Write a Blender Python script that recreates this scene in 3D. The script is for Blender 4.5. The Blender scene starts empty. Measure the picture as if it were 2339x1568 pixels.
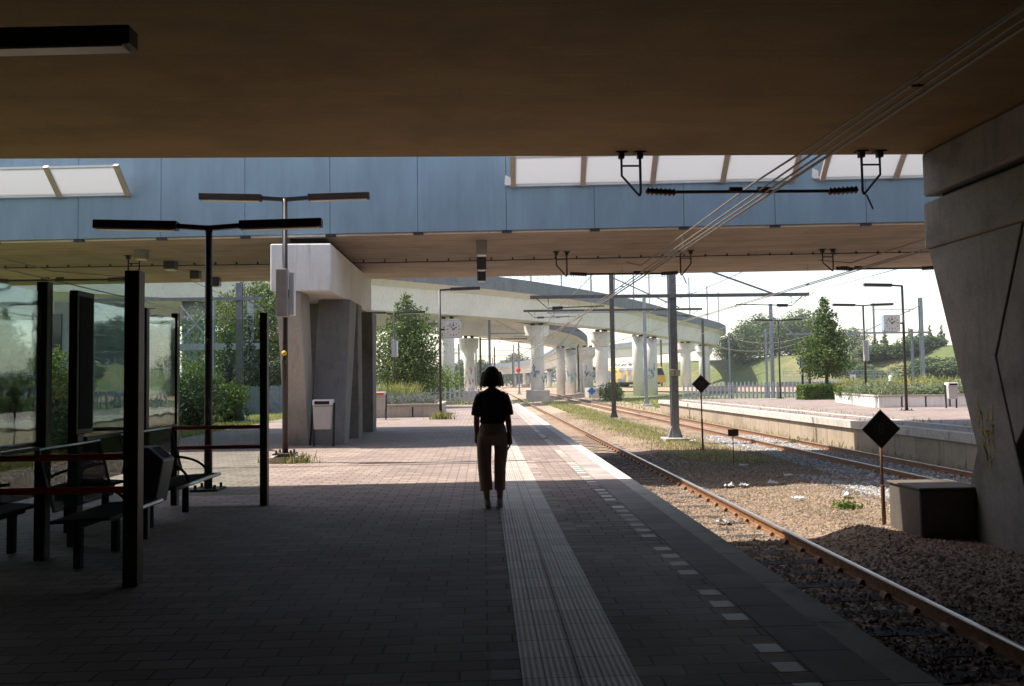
import bpy, bmesh, math, random
from mathutils import Vector, Matrix
R = math.radians
rnd = random.Random(7)
sc = bpy.context.scene
COL = sc.collection
H = 5.18            # soffit of the two low bridges above the platform
GZ = -0.97           # track-bed level
# ------------------------------------------------------------------ camera
EYE = 1.55
FV, CX, CY = 1819.2, 1169.5, 784.0
PSI, TH, RHO = R(2.07), R(2.68), R(0.85)
Fw = Vector((math.sin(PSI)*math.cos(TH), math.cos(PSI)*math.cos(TH), math.sin(TH)))
R0 = Vector((math.cos(PSI), -math.sin(PSI), 0)); U0 = R0.cross(Fw)
Rr = R0*math.cos(RHO) - U0*math.sin(RHO); Uu = R0*math.sin(RHO) + U0*math.cos(RHO)
cam = bpy.data.objects.new('camera', bpy.data.cameras.new('camera')); COL.objects.link(cam)
m = Matrix((Rr, Uu, -Fw)).transposed().to_4x4(); m.translation = (0, 0, EYE)
cam.matrix_world = m
cam.data.sensor_width = 36; cam.data.lens = FV/2339*36; cam.data.clip_end = 6000; cam.data.clip_start = 0.05
sc.camera = cam
def ray(x, y): return Fw + Rr*((x-CX)/FV) + Uu*(-(y-CY)/FV)
def G(x, y, z=0.0):
    d = ray(x, y); t = (z-EYE)/d.z
    return (d.x*t, d.y*t)
def at(x, y, Y):
    d = ray(x, y); t = Y/d.y
    return (d.x*t, Y, EYE+d.z*t)
def atX(x, y, X):
    d = ray(x, y); t = X/d.x
    return (d.y*t, EYE+d.z*t)
def projx(X, Y, Z=0):
    p = Vector((X, Y, Z-EYE)); return CX + FV*p.dot(Rr)/p.dot(Fw)

# ------------------------------------------------------------------ light
SUN_EL, SUN_AZ = 60.0, 100.0   # azimuth from +Y towards -X (sun to the left, a touch ahead -> 80)
SUN_AZ = 81.0
w = bpy.data.worlds.new('World'); sc.world = w; w.use_nodes = True
nt = w.node_tree; bg = nt.nodes['Background']
sky = nt.nodes.new('ShaderNodeTexSky'); sky.sky_type = 'NISHITA'; sky.sun_disc = False
sky.sun_elevation = R(SUN_EL); sky.sun_rotation = R(-SUN_AZ)
sky.air_density = 1.0; sky.dust_density = 1.0; sky.ozone_density = 1.0
wb = nt.nodes.new('ShaderNodeMix'); wb.data_type = 'RGBA'; wb.blend_type = 'MULTIPLY'; wb.inputs[0].default_value = 1.0; wb.inputs[7].default_value = (1.0, .855, .73, 1)
nt.links.new(sky.outputs[0], wb.inputs[6]); nt.links.new(wb.outputs[2], bg.inputs[0]); bg.inputs[1].default_value = 0.125
sl = bpy.data.lights.new('sun', 'SUN'); sl.energy = 2.75; sl.angle = R(0.5); sl.color = (1, 0.93, 0.84)
so = bpy.data.objects.new('sun', sl); COL.objects.link(so)
sd = Vector((-math.sin(R(SUN_AZ))*math.cos(R(SUN_EL)), math.cos(R(SUN_AZ))*math.cos(R(SUN_EL)), math.sin(R(SUN_EL))))
so.rotation_euler = sd.to_track_quat('Z', 'Y').to_euler(); so.location = (-20, 10, 40)
sc.view_settings.view_transform = 'Standard'; sc.view_settings.look = 'None'
sc.view_settings.exposure = 1.62; sc.view_settings.gamma = 1.0
sc.render.engine = 'CYCLES'
try:
    sc.cycles.use_denoising = True; sc.cycles.denoiser = 'OPENIMAGEDENOISE'
except Exception: pass
sc.cycles.max_bounces = 8; sc.cycles.diffuse_bounces = 1; sc.cycles.transparent_max_bounces = 16
sc.cycles.sample_clamp_indirect = 6
sc.cycles.caustics_reflective = False; sc.cycles.caustics_refractive = False

# ------------------------------------------------------------------ materials
MATS = {}
class NT:
    def __init__(s, name):
        s.m = bpy.data.materials.new(name); s.m.use_nodes = True
        s.t = s.m.node_tree; s.b = s.t.nodes['Principled BSDF']; s.o = s.t.nodes['Material Output']
    def n(s, ty, **kw):
        nd = s.t.nodes.new('ShaderNode'+ty)
        for k, v in kw.items():
            if k in nd.inputs.keys() if hasattr(nd.inputs, 'keys') else False: nd.inputs[k].default_value = v
            else: setattr(nd, k, v)
        return nd
    def l(s, a, b): s.t.links.new(a, b)
    def co(s, scale=(1, 1, 1), kind='Object', rot=(0, 0, 0)):
        c = s.n('TexCoord'); mp = s.n('Mapping'); mp.inputs['Scale'].default_value = scale; mp.inputs['Rotation'].default_value = rot
        s.l(c.outputs[kind], mp.inputs['Vector']); return mp.outputs[0]
    def noise(s, vec, scale, detail=4, rough=0.55):
        nz = s.n('TexNoise'); nz.inputs['Scale'].default_value = scale; nz.inputs['Detail'].default_value = detail
        nz.inputs['Roughness'].default_value = rough; s.l(vec, nz.inputs['Vector']); return nz.outputs['Fac']
    def ramp(s, fac, stops):
        r = s.n('ValToRGB'); el = r.color_ramp.elements
        while len(el) < len(stops): el.new(0.5)
        for e, (p, c) in zip(el, stops): e.position = p; e.color = (*c, 1) if len(c) == 3 else c
        s.l(fac, r.inputs[0]); return r.outputs[0]
    def mix(s, fac, a, b, mode='MIX'):
        x = s.n('Mix', data_type='RGBA', blend_type=mode)
        for i, v in ((0, fac), (6, a), (7, b)):
            if hasattr(v, 'is_linked'): s.l(v, x.inputs[i])
            elif i == 0: x.inputs[0].default_value = v
            else: x.inputs[i].default_value = (*v, 1)
        return x.outputs[2]
    def math(s, op, a, b=0.0):
        x = s.n('Math', operation=op)
        for i, v in ((0, a), (1, b)):
            if hasattr(v, 'is_linked'): s.l(v, x.inputs[i])
            else: x.inputs[i].default_value = v
        return x.outputs[0]
    def bump(s, h, st=0.3, dist=0.01):
        b = s.n('Bump'); b.inputs['Strength'].default_value = st; b.inputs['Distance'].default_value = dist
        s.l(h, b.inputs['Height']); s.l(b.outputs[0], s.b.inputs['Normal'])
    def fin(s, col=None, rough=0.7, metal=0.0):
        if col is not None:
            if hasattr(col, 'is_linked'): s.l(col, s.b.inputs['Base Color'])
            else: s.b.inputs['Base Color'].default_value = (*col, 1)
        if hasattr(rough, 'is_linked'): s.l(rough, s.b.inputs['Roughness'])
        else: s.b.inputs['Roughness'].default_value = rough
        s.b.inputs['Metallic'].default_value = metal
        return s.m
def plain(name, col, rough=0.6, metal=0.0, var=0.12, scale=6.0):
    if name in MATS: return MATS[name]
    k = NT(name); v = k.co(); f = k.noise(v, scale, 5)
    c = k.ramp(f, [(0.3, tuple(x*(1-var) for x in col)), (0.7, tuple(min(1, x*(1+var)) for x in col))])
    MATS[name] = k.fin(c, rough, metal); return MATS[name]
def concrete(name, col, board=None, stain=0.35, scale=0.7, fine=22, streak=True, boardaxis='Y', bw=0.5):
    k = NT(name); v = k.co()
    f = k.noise(v, scale, 8, 0.62); f2 = k.noise(v, fine, 3)
    c = k.ramp(f, [(0.25, tuple(x*(1-stain) for x in col)), (0.5, col), (0.8, tuple(min(1, x*1.18) for x in col))])
    c = k.mix(0.22, c, k.ramp(f2, [(0.3, (.25, .25, .25)), (0.7, (.75, .75, .75))]), 'OVERLAY')
    if streak:
        vs = k.co((5.0, 5.0, 0.35)); fs = k.noise(vs, 1.6, 6, 0.7)
        c = k.mix(k.ramp(fs, [(0.52, (0, 0, 0)), (0.75, (.55, .55, .55))]), c, tuple(x*0.42 for x in col))
    h = f2
    if board:
        cc = k.n('TexCoord'); sp = k.n('SeparateXYZ'); k.l(cc.outputs['Object'], sp.inputs[0])
        ax = sp.outputs[boardaxis]
        fr = k.math('FRACT', k.math('MULTIPLY', ax, 1.0/bw))
        line = k.math('LESS_THAN', fr, board)
        va = k.co((0.22, 0.9, 1) if boardaxis == 'Y' else (.9, .22, 1)); fa = k.noise(va, 1.7, 5, .7)
        c = k.mix(k.ramp(fa, [(0.42, (.0, .0, .0)), (0.7, (.6, .6, .6))]), c, tuple(x*0.62 for x in col))
        vb = k.co((0.55, 14.0, 1) if boardaxis == 'Y' else (14, .55, 1)); fb = k.noise(vb, 1.0, 6, .75)
        c = k.mix(k.ramp(fb, [(0.6, (0, 0, 0)), (0.70, (.8, .8, .8))]), c, tuple(min(1, x*1.5) for x in col))
        c = k.mix(k.math('MULTIPLY', line, 0.55), c, tuple(x*0.35 for x in col))
        h = k.math('SUBTRACT', f2, k.math('MULTIPLY', line, 1.5))
    k.bump(h, 0.35, 0.006)
    MATS[name] = k.fin(c, 0.85); return MATS[name]

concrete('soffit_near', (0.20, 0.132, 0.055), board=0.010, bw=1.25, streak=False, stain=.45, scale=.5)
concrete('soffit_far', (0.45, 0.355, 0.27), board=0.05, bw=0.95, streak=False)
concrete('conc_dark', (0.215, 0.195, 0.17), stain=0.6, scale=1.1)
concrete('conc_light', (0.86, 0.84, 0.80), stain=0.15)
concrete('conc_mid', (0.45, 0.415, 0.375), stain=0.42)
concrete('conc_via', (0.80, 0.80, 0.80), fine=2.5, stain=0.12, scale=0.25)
concrete('conc_viacol', (0.80, 0.77, 0.73), fine=2.5, stain=0.2, scale=0.3)
concrete('conc_viasoff', (0.50, 0.43, 0.33), fine=2.5, stain=0.15, scale=0.3)
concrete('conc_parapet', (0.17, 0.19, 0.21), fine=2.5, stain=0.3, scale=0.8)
concrete('conc_brown', (0.12, 0.10, 0.08), stain=0.5)
concrete('conc_middark', (0.26, 0.25, 0.24), stain=0.35)  # mid-dark grey concrete for one slanted leg of the second pier
concrete('conc_wall', (0.42, 0.335, 0.245), stain=0.4)
def panel_mat():
    k = NT('blue_panel'); col = (0.235, 0.325, 0.395); v = k.co((1.5, 1.5, .5)); f = k.noise(v, 1.1, 6, .6); vs = k.co((7, 7, .3)); fs = k.noise(vs, 1.2, 6, .7); fg = k.noise(k.co(), 60, 2)
    c = k.ramp(f, [(0.3, tuple(x*.88 for x in col)), (0.7, tuple(x*1.12 for x in col))])
    c = k.mix(k.ramp(fs, [(.5, (0, 0, 0)), (.75, (.4, .4, .4))]), c, tuple(x*.68 for x in col))
    c = k.mix(.12, c, k.ramp(fg, [(.3, (.2, .2, .2)), (.7, (.8, .8, .8))]), 'OVERLAY')
    k.bump(f, .15, .02); MATS['blue_panel'] = k.fin(c, 0.5)
panel_mat()
plain('black_paint', (0.018, 0.019, 0.022), 0.5, 0, 0.2)
plain('brown_paint', (0.035, 0.026, 0.024), 0.45, 0, 0.3)
plain('mast_grey', (0.25, 0.275, 0.31), 0.5, 0.3, 0.2)
plain('mast_brown', (0.075, 0.06, 0.055), 0.6, 0.2, 0.3)
plain('galv', (0.38, 0.40, 0.43), 0.45, 0.5, 0.15)
plain('fence_galv', (0.42, 0.46, 0.52), 0.55, 0.2, 0.1)
plain('red_paint', (0.95, 0.085, 0.07), 0.4, 0, 0.12)
plain('bin_grey', (0.50, 0.49, 0.48), 0.5, 0, 0.05)
plain('bin_white', (0.74, 0.77, 0.80), 0.4, 0, 0.03)
plain('bin_dark', (0.10, 0.115, 0.125), 0.42, 0.4, 0.15)
plain('hole', (0.008, 0.008, 0.008), 0.9)
plain('seat_metal', (0.012, 0.013, 0.015), 0.85, 0.0, 0.1)
plain('steel', (0.55, 0.56, 0.58), 0.3, 0.9, 0.1)
plain('wire', (0.22, 0.195, 0.16), 0.6, 0.0, 0.1)
plain('wire_dark', (0.05, 0.05, 0.055), 0.5, 0.4, 0.1)
plain('insul', (0.05, 0.035, 0.03), 0.3, 0, 0.1)
plain('insul_white', (0.7, 0.66, 0.6), 0.3, 0, 0.1)
plain('diffuser', (0.72, 0.68, 0.58), 0.3, 0, 0.05)
plain('speaker', (0.36, 0.34, 0.33), 0.6, 0, 0.08)
plain('yellow', (0.9, 0.55, 0.02), 0.4, 0, 0.05)
plain('clock_case', (0.30, 0.42, 0.58), 0.4, 0, 0.05)
plain('clock_face', (0.82, 0.79, 0.72), 0.5, 0, 0.03)
plain('ink', (0.02, 0.02, 0.022), 0.6)
plain('faint_ink', (0.055, 0.055, 0.04), 0.6)
plain('sign_black', (0.014, 0.012, 0.010), 0.5, 0, 0.3)
plain('rust', (0.17, 0.085, 0.045), 0.8, 0, 0.4, 18)
plain('plate', (0.62, 0.58, 0.46), 0.5, 0, 0.06)
plain('sign_blue', (0.03, 0.17, 0.50), 0.4, 0, 0.04)
plain('white', (0.80, 0.80, 0.78), 0.5, 0, 0.04)
plain('litter', (0.62, 0.65, 0.68), 0.5, 0, 0.2, 30)
plain('bark', (0.10, 0.075, 0.05), 0.9, 0, 0.3, 12)
plain('wood_dark', (0.035, 0.032, 0.03), 0.85, 0, 0.4, 8)
plain('fence_blue', (0.16, 0.21, 0.24), 0.8, 0, 0.35, 5)
plain('train_yellow', (0.80, 0.47, 0.04), 0.4, 0, 0.04)
plain('train_grey', (0.20, 0.20, 0.21), 0.5, 0, 0.1)
plain('train_roof', (0.55, 0.55, 0.54), 0.6, 0, 0.1)
plain('glass_dark', (0.02, 0.025, 0.03), 0.1)
plain('red_sig', (0.75, 0.05, 0.03), 0.4)
plain('paint_yellow', (0.62, 0.47, 0.03), 0.7, 0, 0.35, 25)
plain('paint_blue', (0.12, 0.20, 0.30), 0.7, 0, 0.3, 4)
plain('paint_teal', (0.33, 0.56, 0.57), 0.7, 0, 0.25, 4)
plain('paint_red', (0.55, 0.24, 0.20), 0.7, 0, 0.3, 4)
plain('bluegrey_wall', (0.28, 0.31, 0.35), 0.8, 0, 0.2, 1)
plain('skin', (0.48, 0.27, 0.19), 0.55, 0, 0.06)
plain('hair', (0.03, 0.02, 0.014), 0.85, 0, 0.5, 40)
plain('shirt', (0.045, 0.042, 0.04), 0.9, 0, 0.2, 10)
plain('trousers', (0.52, 0.37, 0.27), 0.9, 0, 0.1, 10)
plain('shoe', (0.78, 0.76, 0.72), 0.7, 0, 0.1, 20)

def rails_mat():
    k = NT('rail'); v = k.co(); f = k.noise(v, 14, 5)
    c = k.ramp(f, [(0.3, (0.17, 0.08, 0.04)), (0.7, (0.36, 0.19, 0.09))])
    MATS['rail'] = k.fin(c, 0.65, 0.1)
rails_mat()
plain('rail_head', (0.62, 0.58, 0.54), 0.28, 0.9, 0.1)
plain('rail_head_dull', (0.42, 0.32, 0.26), 0.4, 0.6, 0.2)

def pavers():
    k = NT('pavers'); v = k.co()
    b = k.n('TexBrick'); k.l(v, b.inputs['Vector'])
    b.inputs['Scale'].default_value = 1.0; b.inputs['Brick Width'].default_value = 0.30; b.inputs['Row Height'].default_value = 0.15
    b.inputs['Mortar Size'].default_value = 0.008; b.inputs['Mortar Smooth'].default_value = 0.3; b.inputs['Bias'].default_value = -0.1
    b.inputs['Color1'].default_value = (0.36, 0.28, 0.24, 1); b.inputs['Color2'].default_value = (0.24, 0.183, 0.158, 1)
    b.inputs['Mortar'].default_value = (0.07, 0.055, 0.045, 1)
    f = k.noise(v, 0.55, 6, 0.6); f2 = k.noise(v, 40, 3)
    c = k.mix(0.55, b.outputs['Color'], k.ramp(f, [(0.3, (.33, .33, .33)), (0.7, (.62, .61, .6))]), 'OVERLAY')
    sp = k.noise(v, 5.0, 8, 0.7)
    c = k.mix(k.ramp(sp, [(0.62, (0, 0, 0)), (0.74, (.45, .45, .45))]), c, (0.2, 0.16, 0.13))
    h = k.math('SUBTRACT', k.math('MULTIPLY', f2, 0.25), b.outputs['Fac'])
    k.bump(h, 1.0, 0.014)
    MATS['pavers'] = k.fin(c, k.ramp(f, [(0.3, (.6, .6, .6)), (0.7, (.9, .9, .9))]))
    k = NT('tactile'); v = k.co()
    b = k.n('TexBrick'); k.l(v, b.inputs['Vector']); b.offset = 0.0
    b.inputs['Scale'].default_value = 1.0; b.inputs['Brick Width'].default_value = 0.30; b.inputs['Row Height'].default_value = 0.30
    b.inputs['Mortar Size'].default_value = 0.004; b.inputs['Bias'].default_value = 0.0
    b.inputs['Color1'].default_value = (0.60, 0.54, 0.47, 1); b.inputs['Color2'].default_value = (0.46, 0.41, 0.36, 1)
    b.inputs['Mortar'].default_value = (0.16, 0.13, 0.11, 1)
    f = k.noise(v, 3, 6, 0.6)
    c = k.mix(0.5, b.outputs['Color'], k.ramp(f, [(0.3, (.36, .36, .36)), (0.7, (.62, .62, .62))]), 'OVERLAY')
    cc = k.n('TexCoord'); s = k.n('SeparateXYZ'); k.l(cc.outputs['Object'], s.inputs[0])
    rib = k.math('SINE', k.math('MULTIPLY', s.outputs[0], 2*math.pi/0.0333))
    c = k.mix(k.math('MULTIPLY', k.math('LESS_THAN', rib, -0.35), 0.30), c, (0.15, 0.13, 0.11))
    k.bump(k.math('SUBTRACT', k.math('MULTIPLY', rib, .5), b.outputs['Fac']), 0.6, 0.008)
    MATS['tactile'] = k.fin(c, 0.52)
    k = NT('slabs'); v = k.co()
    b = k.n('TexBrick'); k.l(v, b.inputs['Vector']); b.offset = 0.0
    b.inputs['Scale'].default_value = 1.0; b.inputs['Brick Width'].default_value = 0.7; b.inputs['Row Height'].default_value = 0.45
    b.inputs['Mortar Size'].default_value = 0.006
    b.inputs['Color1'].default_value = (0.40, 0.34, 0.31, 1); b.inputs['Color2'].default_value = (0.33, 0.29, 0.27, 1)
    b.inputs['Mortar'].default_value = (0.10, 0.085, 0.07, 1)
    f = k.noise(v, 1.5, 6, 0.65)
    c = k.mix(0.6, b.outputs['Color'], k.ramp(f, [(0.3, (.33, .33, .33)), (0.7, (.66, .66, .66))]), 'OVERLAY')
    k.bump(b.outputs['Fac'], -0.5, 0.008)
    MATS['slabs'] = k.fin(c, 0.82)
    k = NT('coping'); v = k.co()
    b = k.n('TexBrick'); k.l(v, b.inputs['Vector']); b.offset = 0.0
    b.inputs['Scale'].default_value = 1.0; b.inputs['Brick Width'].default_value = 3.0; b.inputs['Row Height'].default_value = 1.0
    b.inputs['Mortar Size'].default_value = 0.006
    b.inputs['Color1'].default_value = (0.66, 0.60, 0.52, 1); b.inputs['Color2'].default_value = (0.56, 0.51, 0.45, 1)
    b.inputs['Mortar'].default_value = (0.12, 0.10, 0.08, 1)
    f = k.noise(v, 2.5, 8, 0.7)
    c = k.mix(k.ramp(f, [(0.5, (0, 0, 0)), (0.72, (.7, .7, .7))]), b.outputs['Color'], (0.24, 0.21, 0.18))
    k.bump(f, 0.3, 0.01)
    MATS['coping'] = k.fin(c, 0.85)
pavers()
def island(name, stops, rough=0.9, transl=0.0, big=None):
    k = NT(name); g = k.n('NewGeometry'); c = k.ramp(g.outputs['Random Per Island'], stops)
    if big:
        v = k.co(); f = k.noise(v, big[0], 4); c = k.mix(k.ramp(f, [(0.35, (0, 0, 0)), (0.65, (1, 1, 1))]), c, k.mix(1.0, c, big[1], 'MULTIPLY'))
    k.fin(c, rough)
    if transl:
        tr = k.n('BsdfTranslucent'); k.l(c, tr.inputs[0]); mx = k.n('MixShader'); mx.inputs[0].default_value = transl
        k.l(k.b.outputs[0], mx.inputs[1]); k.l(tr.outputs[0], mx.inputs[2]); k.l(mx.outputs[0], k.o.inputs[0])
    MATS[name] = k.m
def mesh_metal():
    k = NT('mesh_metal'); k.fin((0.014, 0.016, 0.018), 0.9, 0.0)
    tr = k.n('BsdfTransparent'); mx = k.n('MixShader'); v = k.co((1, 1, 1)); wv = k.n('TexVoronoi'); wv.inputs['Scale'].default_value = 170; k.l(v, wv.inputs['Vector'])
    k.l(k.math('LESS_THAN', wv.outputs['Distance'], .47), mx.inputs[0]); k.l(k.b.outputs[0], mx.inputs[1]); k.l(tr.outputs[0], mx.inputs[2]); k.l(mx.outputs[0], k.o.inputs[0]); MATS['mesh_metal'] = k.m
    k = NT('paint_worn'); k.fin((0.42, 0.32, 0.02), 0.8); v = k.co((3, 3, 1)); f = k.noise(v, 14, 6, .75); tr = k.n('BsdfTransparent'); mx = k.n('MixShader')
    k.l(k.math('LESS_THAN', f, .53), mx.inputs[0]); k.l(k.b.outputs[0], mx.inputs[1]); k.l(tr.outputs[0], mx.inputs[2]); k.l(mx.outputs[0], k.o.inputs[0]); MATS['paint_worn'] = k.m
mesh_metal()
for nm in ('seat_metal', 'mesh_metal'):
    for n_ in MATS[nm].node_tree.nodes:
        if n_.type == 'BSDF_PRINCIPLED': n_.inputs['Specular IOR Level'].default_value = 0.08
island('stones', [(0, (0.15, 0.10, 0.065)), (0.35, (0.27, 0.20, 0.14)), (0.7, (0.21, 0.155, 0.115)), (1, (0.42, 0.35, 0.29))])
island('stones_grey', [(0, (0.20, 0.20, 0.20)), (0.5, (0.36, 0.36, 0.36)), (1, (0.55, 0.56, 0.57))])
island('leaf_tree', [(0, (0.05, 0.09, 0.016)), (0.5, (0.095, 0.155, 0.028)), (1, (0.20, 0.26, 0.045))], 0.55, 0.3, big=(1.1, (.5, .62, .55)))
island('leaf_dark', [(0, (0.02, 0.045, 0.02)), (0.6, (0.04, 0.08, 0.03)), (1, (0.08, 0.12, 0.035))], 0.6, 0.2)
island('leaf_lime', [(0, (0.10, 0.17, 0.02)), (0.5, (0.17, 0.26, 0.04)), (1, (0.24, 0.30, 0.06))], 0.6, 0.3, big=(1.3, (.42, .52, .5)))
island('leaf_far', [(0, (0.065, 0.11, 0.045)), (0.5, (0.105, 0.16, 0.06)), (1, (0.19, 0.23, 0.085))], 0.7, 0.2, big=(.45, (.5, .6, .55)))
island('leaf_conifer', [(0, (0.012, 0.028, 0.016)), (1, (0.03, 0.055, 0.03))], 0.7, 0.1)
island('lavender', [(0, (0.12, 0.16, 0.09)), (0.6, (0.20, 0.24, 0.14)), (0.8, (0.24, 0.22, 0.30)), (1, (0.32, 0.28, 0.42))], 0.8, 0.3)
island('sage', [(0, (0.13, 0.18, 0.075)), (0.6, (0.22, 0.28, 0.13)), (0.9, (0.30, 0.33, 0.20)), (1, (0.32, 0.28, 0.38))], 0.8, 0.3)
island('weeds', [(0, (0.14, 0.19, 0.05)), (0.5, (0.25, 0.28, 0.09)), (0.8, (0.45, 0.42, 0.10)), (1, (0.55, 0.48, 0.20))], 0.8, 0.3)
island('grass_blades', [(0, (0.17, 0.22, 0.05)), (0.5, (0.30, 0.33, 0.09)), (0.75, (0.46, 0.42, 0.17)), (1, (0.6, 0.5, 0.3))], 0.8, 0.35)
def ground_mats():
    k = NT('ballast'); v = k.co()
    f = k.noise(v, 0.5, 8, 0.65); f2 = k.noise(v, 22, 4, .7)
    vo = k.n('TexVoronoi'); vo.inputs['Scale'].default_value = 16; k.l(v, vo.inputs['Vector'])
    c = k.ramp(f, [(0.3, (0.19, 0.125, 0.075)), (0.5, (0.27, 0.19, 0.13)), (0.72, (0.35, 0.27, 0.20))])
    c = k.mix(0.7, c, k.ramp(f2, [(0.3, (.22, .22, .22)), (0.7, (.75, .74, .72))]), 'OVERLAY')
    k.bump(k.math('ADD', vo.outputs['Distance'], k.math('MULTIPLY', f2, .5)), 0.8, 0.05)
    MATS['ballast'] = k.fin(c, 0.95)
    k = NT('meadow'); v = k.co()
    f = k.noise(v, 0.06, 8, 0.65); f2 = k.noise(v, 2.2, 6, .7)
    c = k.ramp(f, [(0.35, (0.10, 0.125, 0.04)), (0.5, (0.20, 0.19, 0.085)), (0.65, (0.30, 0.245, 0.15))])
    c = k.mix(0.6, c, k.ramp(f2, [(0.3, (.28, .3, .28)), (0.7, (.7, .7, .66))]), 'OVERLAY')
    k.bump(f2, 0.8, 0.15)
    MATS['meadow'] = k.fin(c, 0.95)
    k = NT('lawn_grass'); v = k.co()
    f = k.noise(v, 0.35, 8, 0.65); f2 = k.noise(v, 6, 6, .7)
    c = k.ramp(f, [(0.35, (0.13, 0.17, 0.045)), (0.55, (0.20, 0.215, 0.075)), (0.7, (0.32, 0.27, 0.13))])
    c = k.mix(0.6, c, k.ramp(f2, [(0.3, (.28, .3, .28)), (0.7, (.7, .7, .66))]), 'OVERLAY')
    k.bump(f2, 0.8, 0.06)
    MATS['lawn_grass'] = k.fin(c, 0.95)
    k = NT('hill'); v = k.co()
    f = k.noise(v, 0.05, 6, 0.6); f2 = k.noise(v, 0.9, 7, .7)
    c = k.ramp(f, [(0.4, (0.085, 0.12, 0.035)), (0.52, (0.13, 0.145, 0.05)), (0.62, (0.22, 0.18, 0.09))])
    c = k.mix(0.6, c, k.ramp(f2, [(0.3, (.3, .32, .3)), (0.7, (.7, .7, .66))]), 'OVERLAY')
    k.bump(f2, 0.9, 0.4)
    MATS['hill'] = k.fin(c, 0.95)
    k = NT('railbed'); v = k.co()
    f = k.noise(v, 0.12, 8, 0.7); f2 = k.noise(v, 9, 5, .7)
    c = k.ramp(f, [(0.3, (0.30, 0.21, 0.14)), (0.55, (0.38, 0.29, 0.21)), (0.68, (0.20, 0.22, 0.07))])
    c = k.mix(0.6, c, k.ramp(f2, [(0.3, (.28, .28, .28)), (0.7, (.72, .7, .7))]), 'OVERLAY')
    k.bump(f2, 0.7, 0.06)
    MATS['railbed'] = k.fin(c, 0.95)
    # panes
    k = NT('pane'); t = k.t
    tr = k.n('BsdfTransparent'); tr.inputs[0].default_value = (0.86, 0.92, 0.90, 1)
    gl = k.n('BsdfGlossy'); gl.inputs['Roughness'].default_value = 0.0; gl.inputs['Color'].default_value = (0.95, 0.97, 1, 1)
    v = k.co((1, 1, 2.2)); f = k.noise(v, 1.3, 2); b = k.n('Bump'); b.inputs['Strength'].default_value = 0.025; b.inputs['Distance'].default_value = 0.05
    k.l(f, b.inputs['Height']); k.l(b.outputs[0], gl.inputs['Normal'])
    fr = k.n('Fresnel'); fr.inputs[0].default_value = 1.7
    mx = k.n('MixShader'); k.l(k.math('MINIMUM', k.math('MULTIPLY', fr.outputs[0], 1.2), 0.85), mx.inputs[0])
    k.l(tr.outputs[0], mx.inputs[1]); k.l(gl.outputs[0], mx.inputs[2]); k.l(mx.outputs[0], k.o.inputs[0])
    MATS['pane'] = k.m
    # frosted screen
    k = NT('frosted'); k.fin((0.75, 0.75, 0.75), 0.35)
    tl = k.n('BsdfTranslucent'); tl.inputs[0].default_value = (0.76, 0.77, 0.80, 1)
    mx = k.n('MixShader'); mx.inputs[0].default_value = 0.62
    k.l(k.b.outputs[0], mx.inputs[1]); k.l(tl.outputs[0], mx.inputs[2]); k.l(mx.outputs[0], k.o.inputs[0])
    MATS['frosted'] = k.m
    # mottled train paint
    k = NT('train_mottle'); v = k.co(); vo = k.n('TexVoronoi'); vo.inputs['Scale'].default_value = 0.85; k.l(v, vo.inputs['Vector'])
    s = k.n('SeparateColor'); k.l(vo.outputs['Color'], s.inputs[0])
    c = k.ramp(s.outputs[0], [(0.0, (0.16, 0.17, 0.22)), (0.72, (0.32, 0.30, 0.29)), (0.76, (0.50, 0.36, 0.18)), (0.9, (0.72, 0.48, 0.10))])
    MATS['train_mottle'] = k.fin(c, 0.5)
ground_mats()

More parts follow.
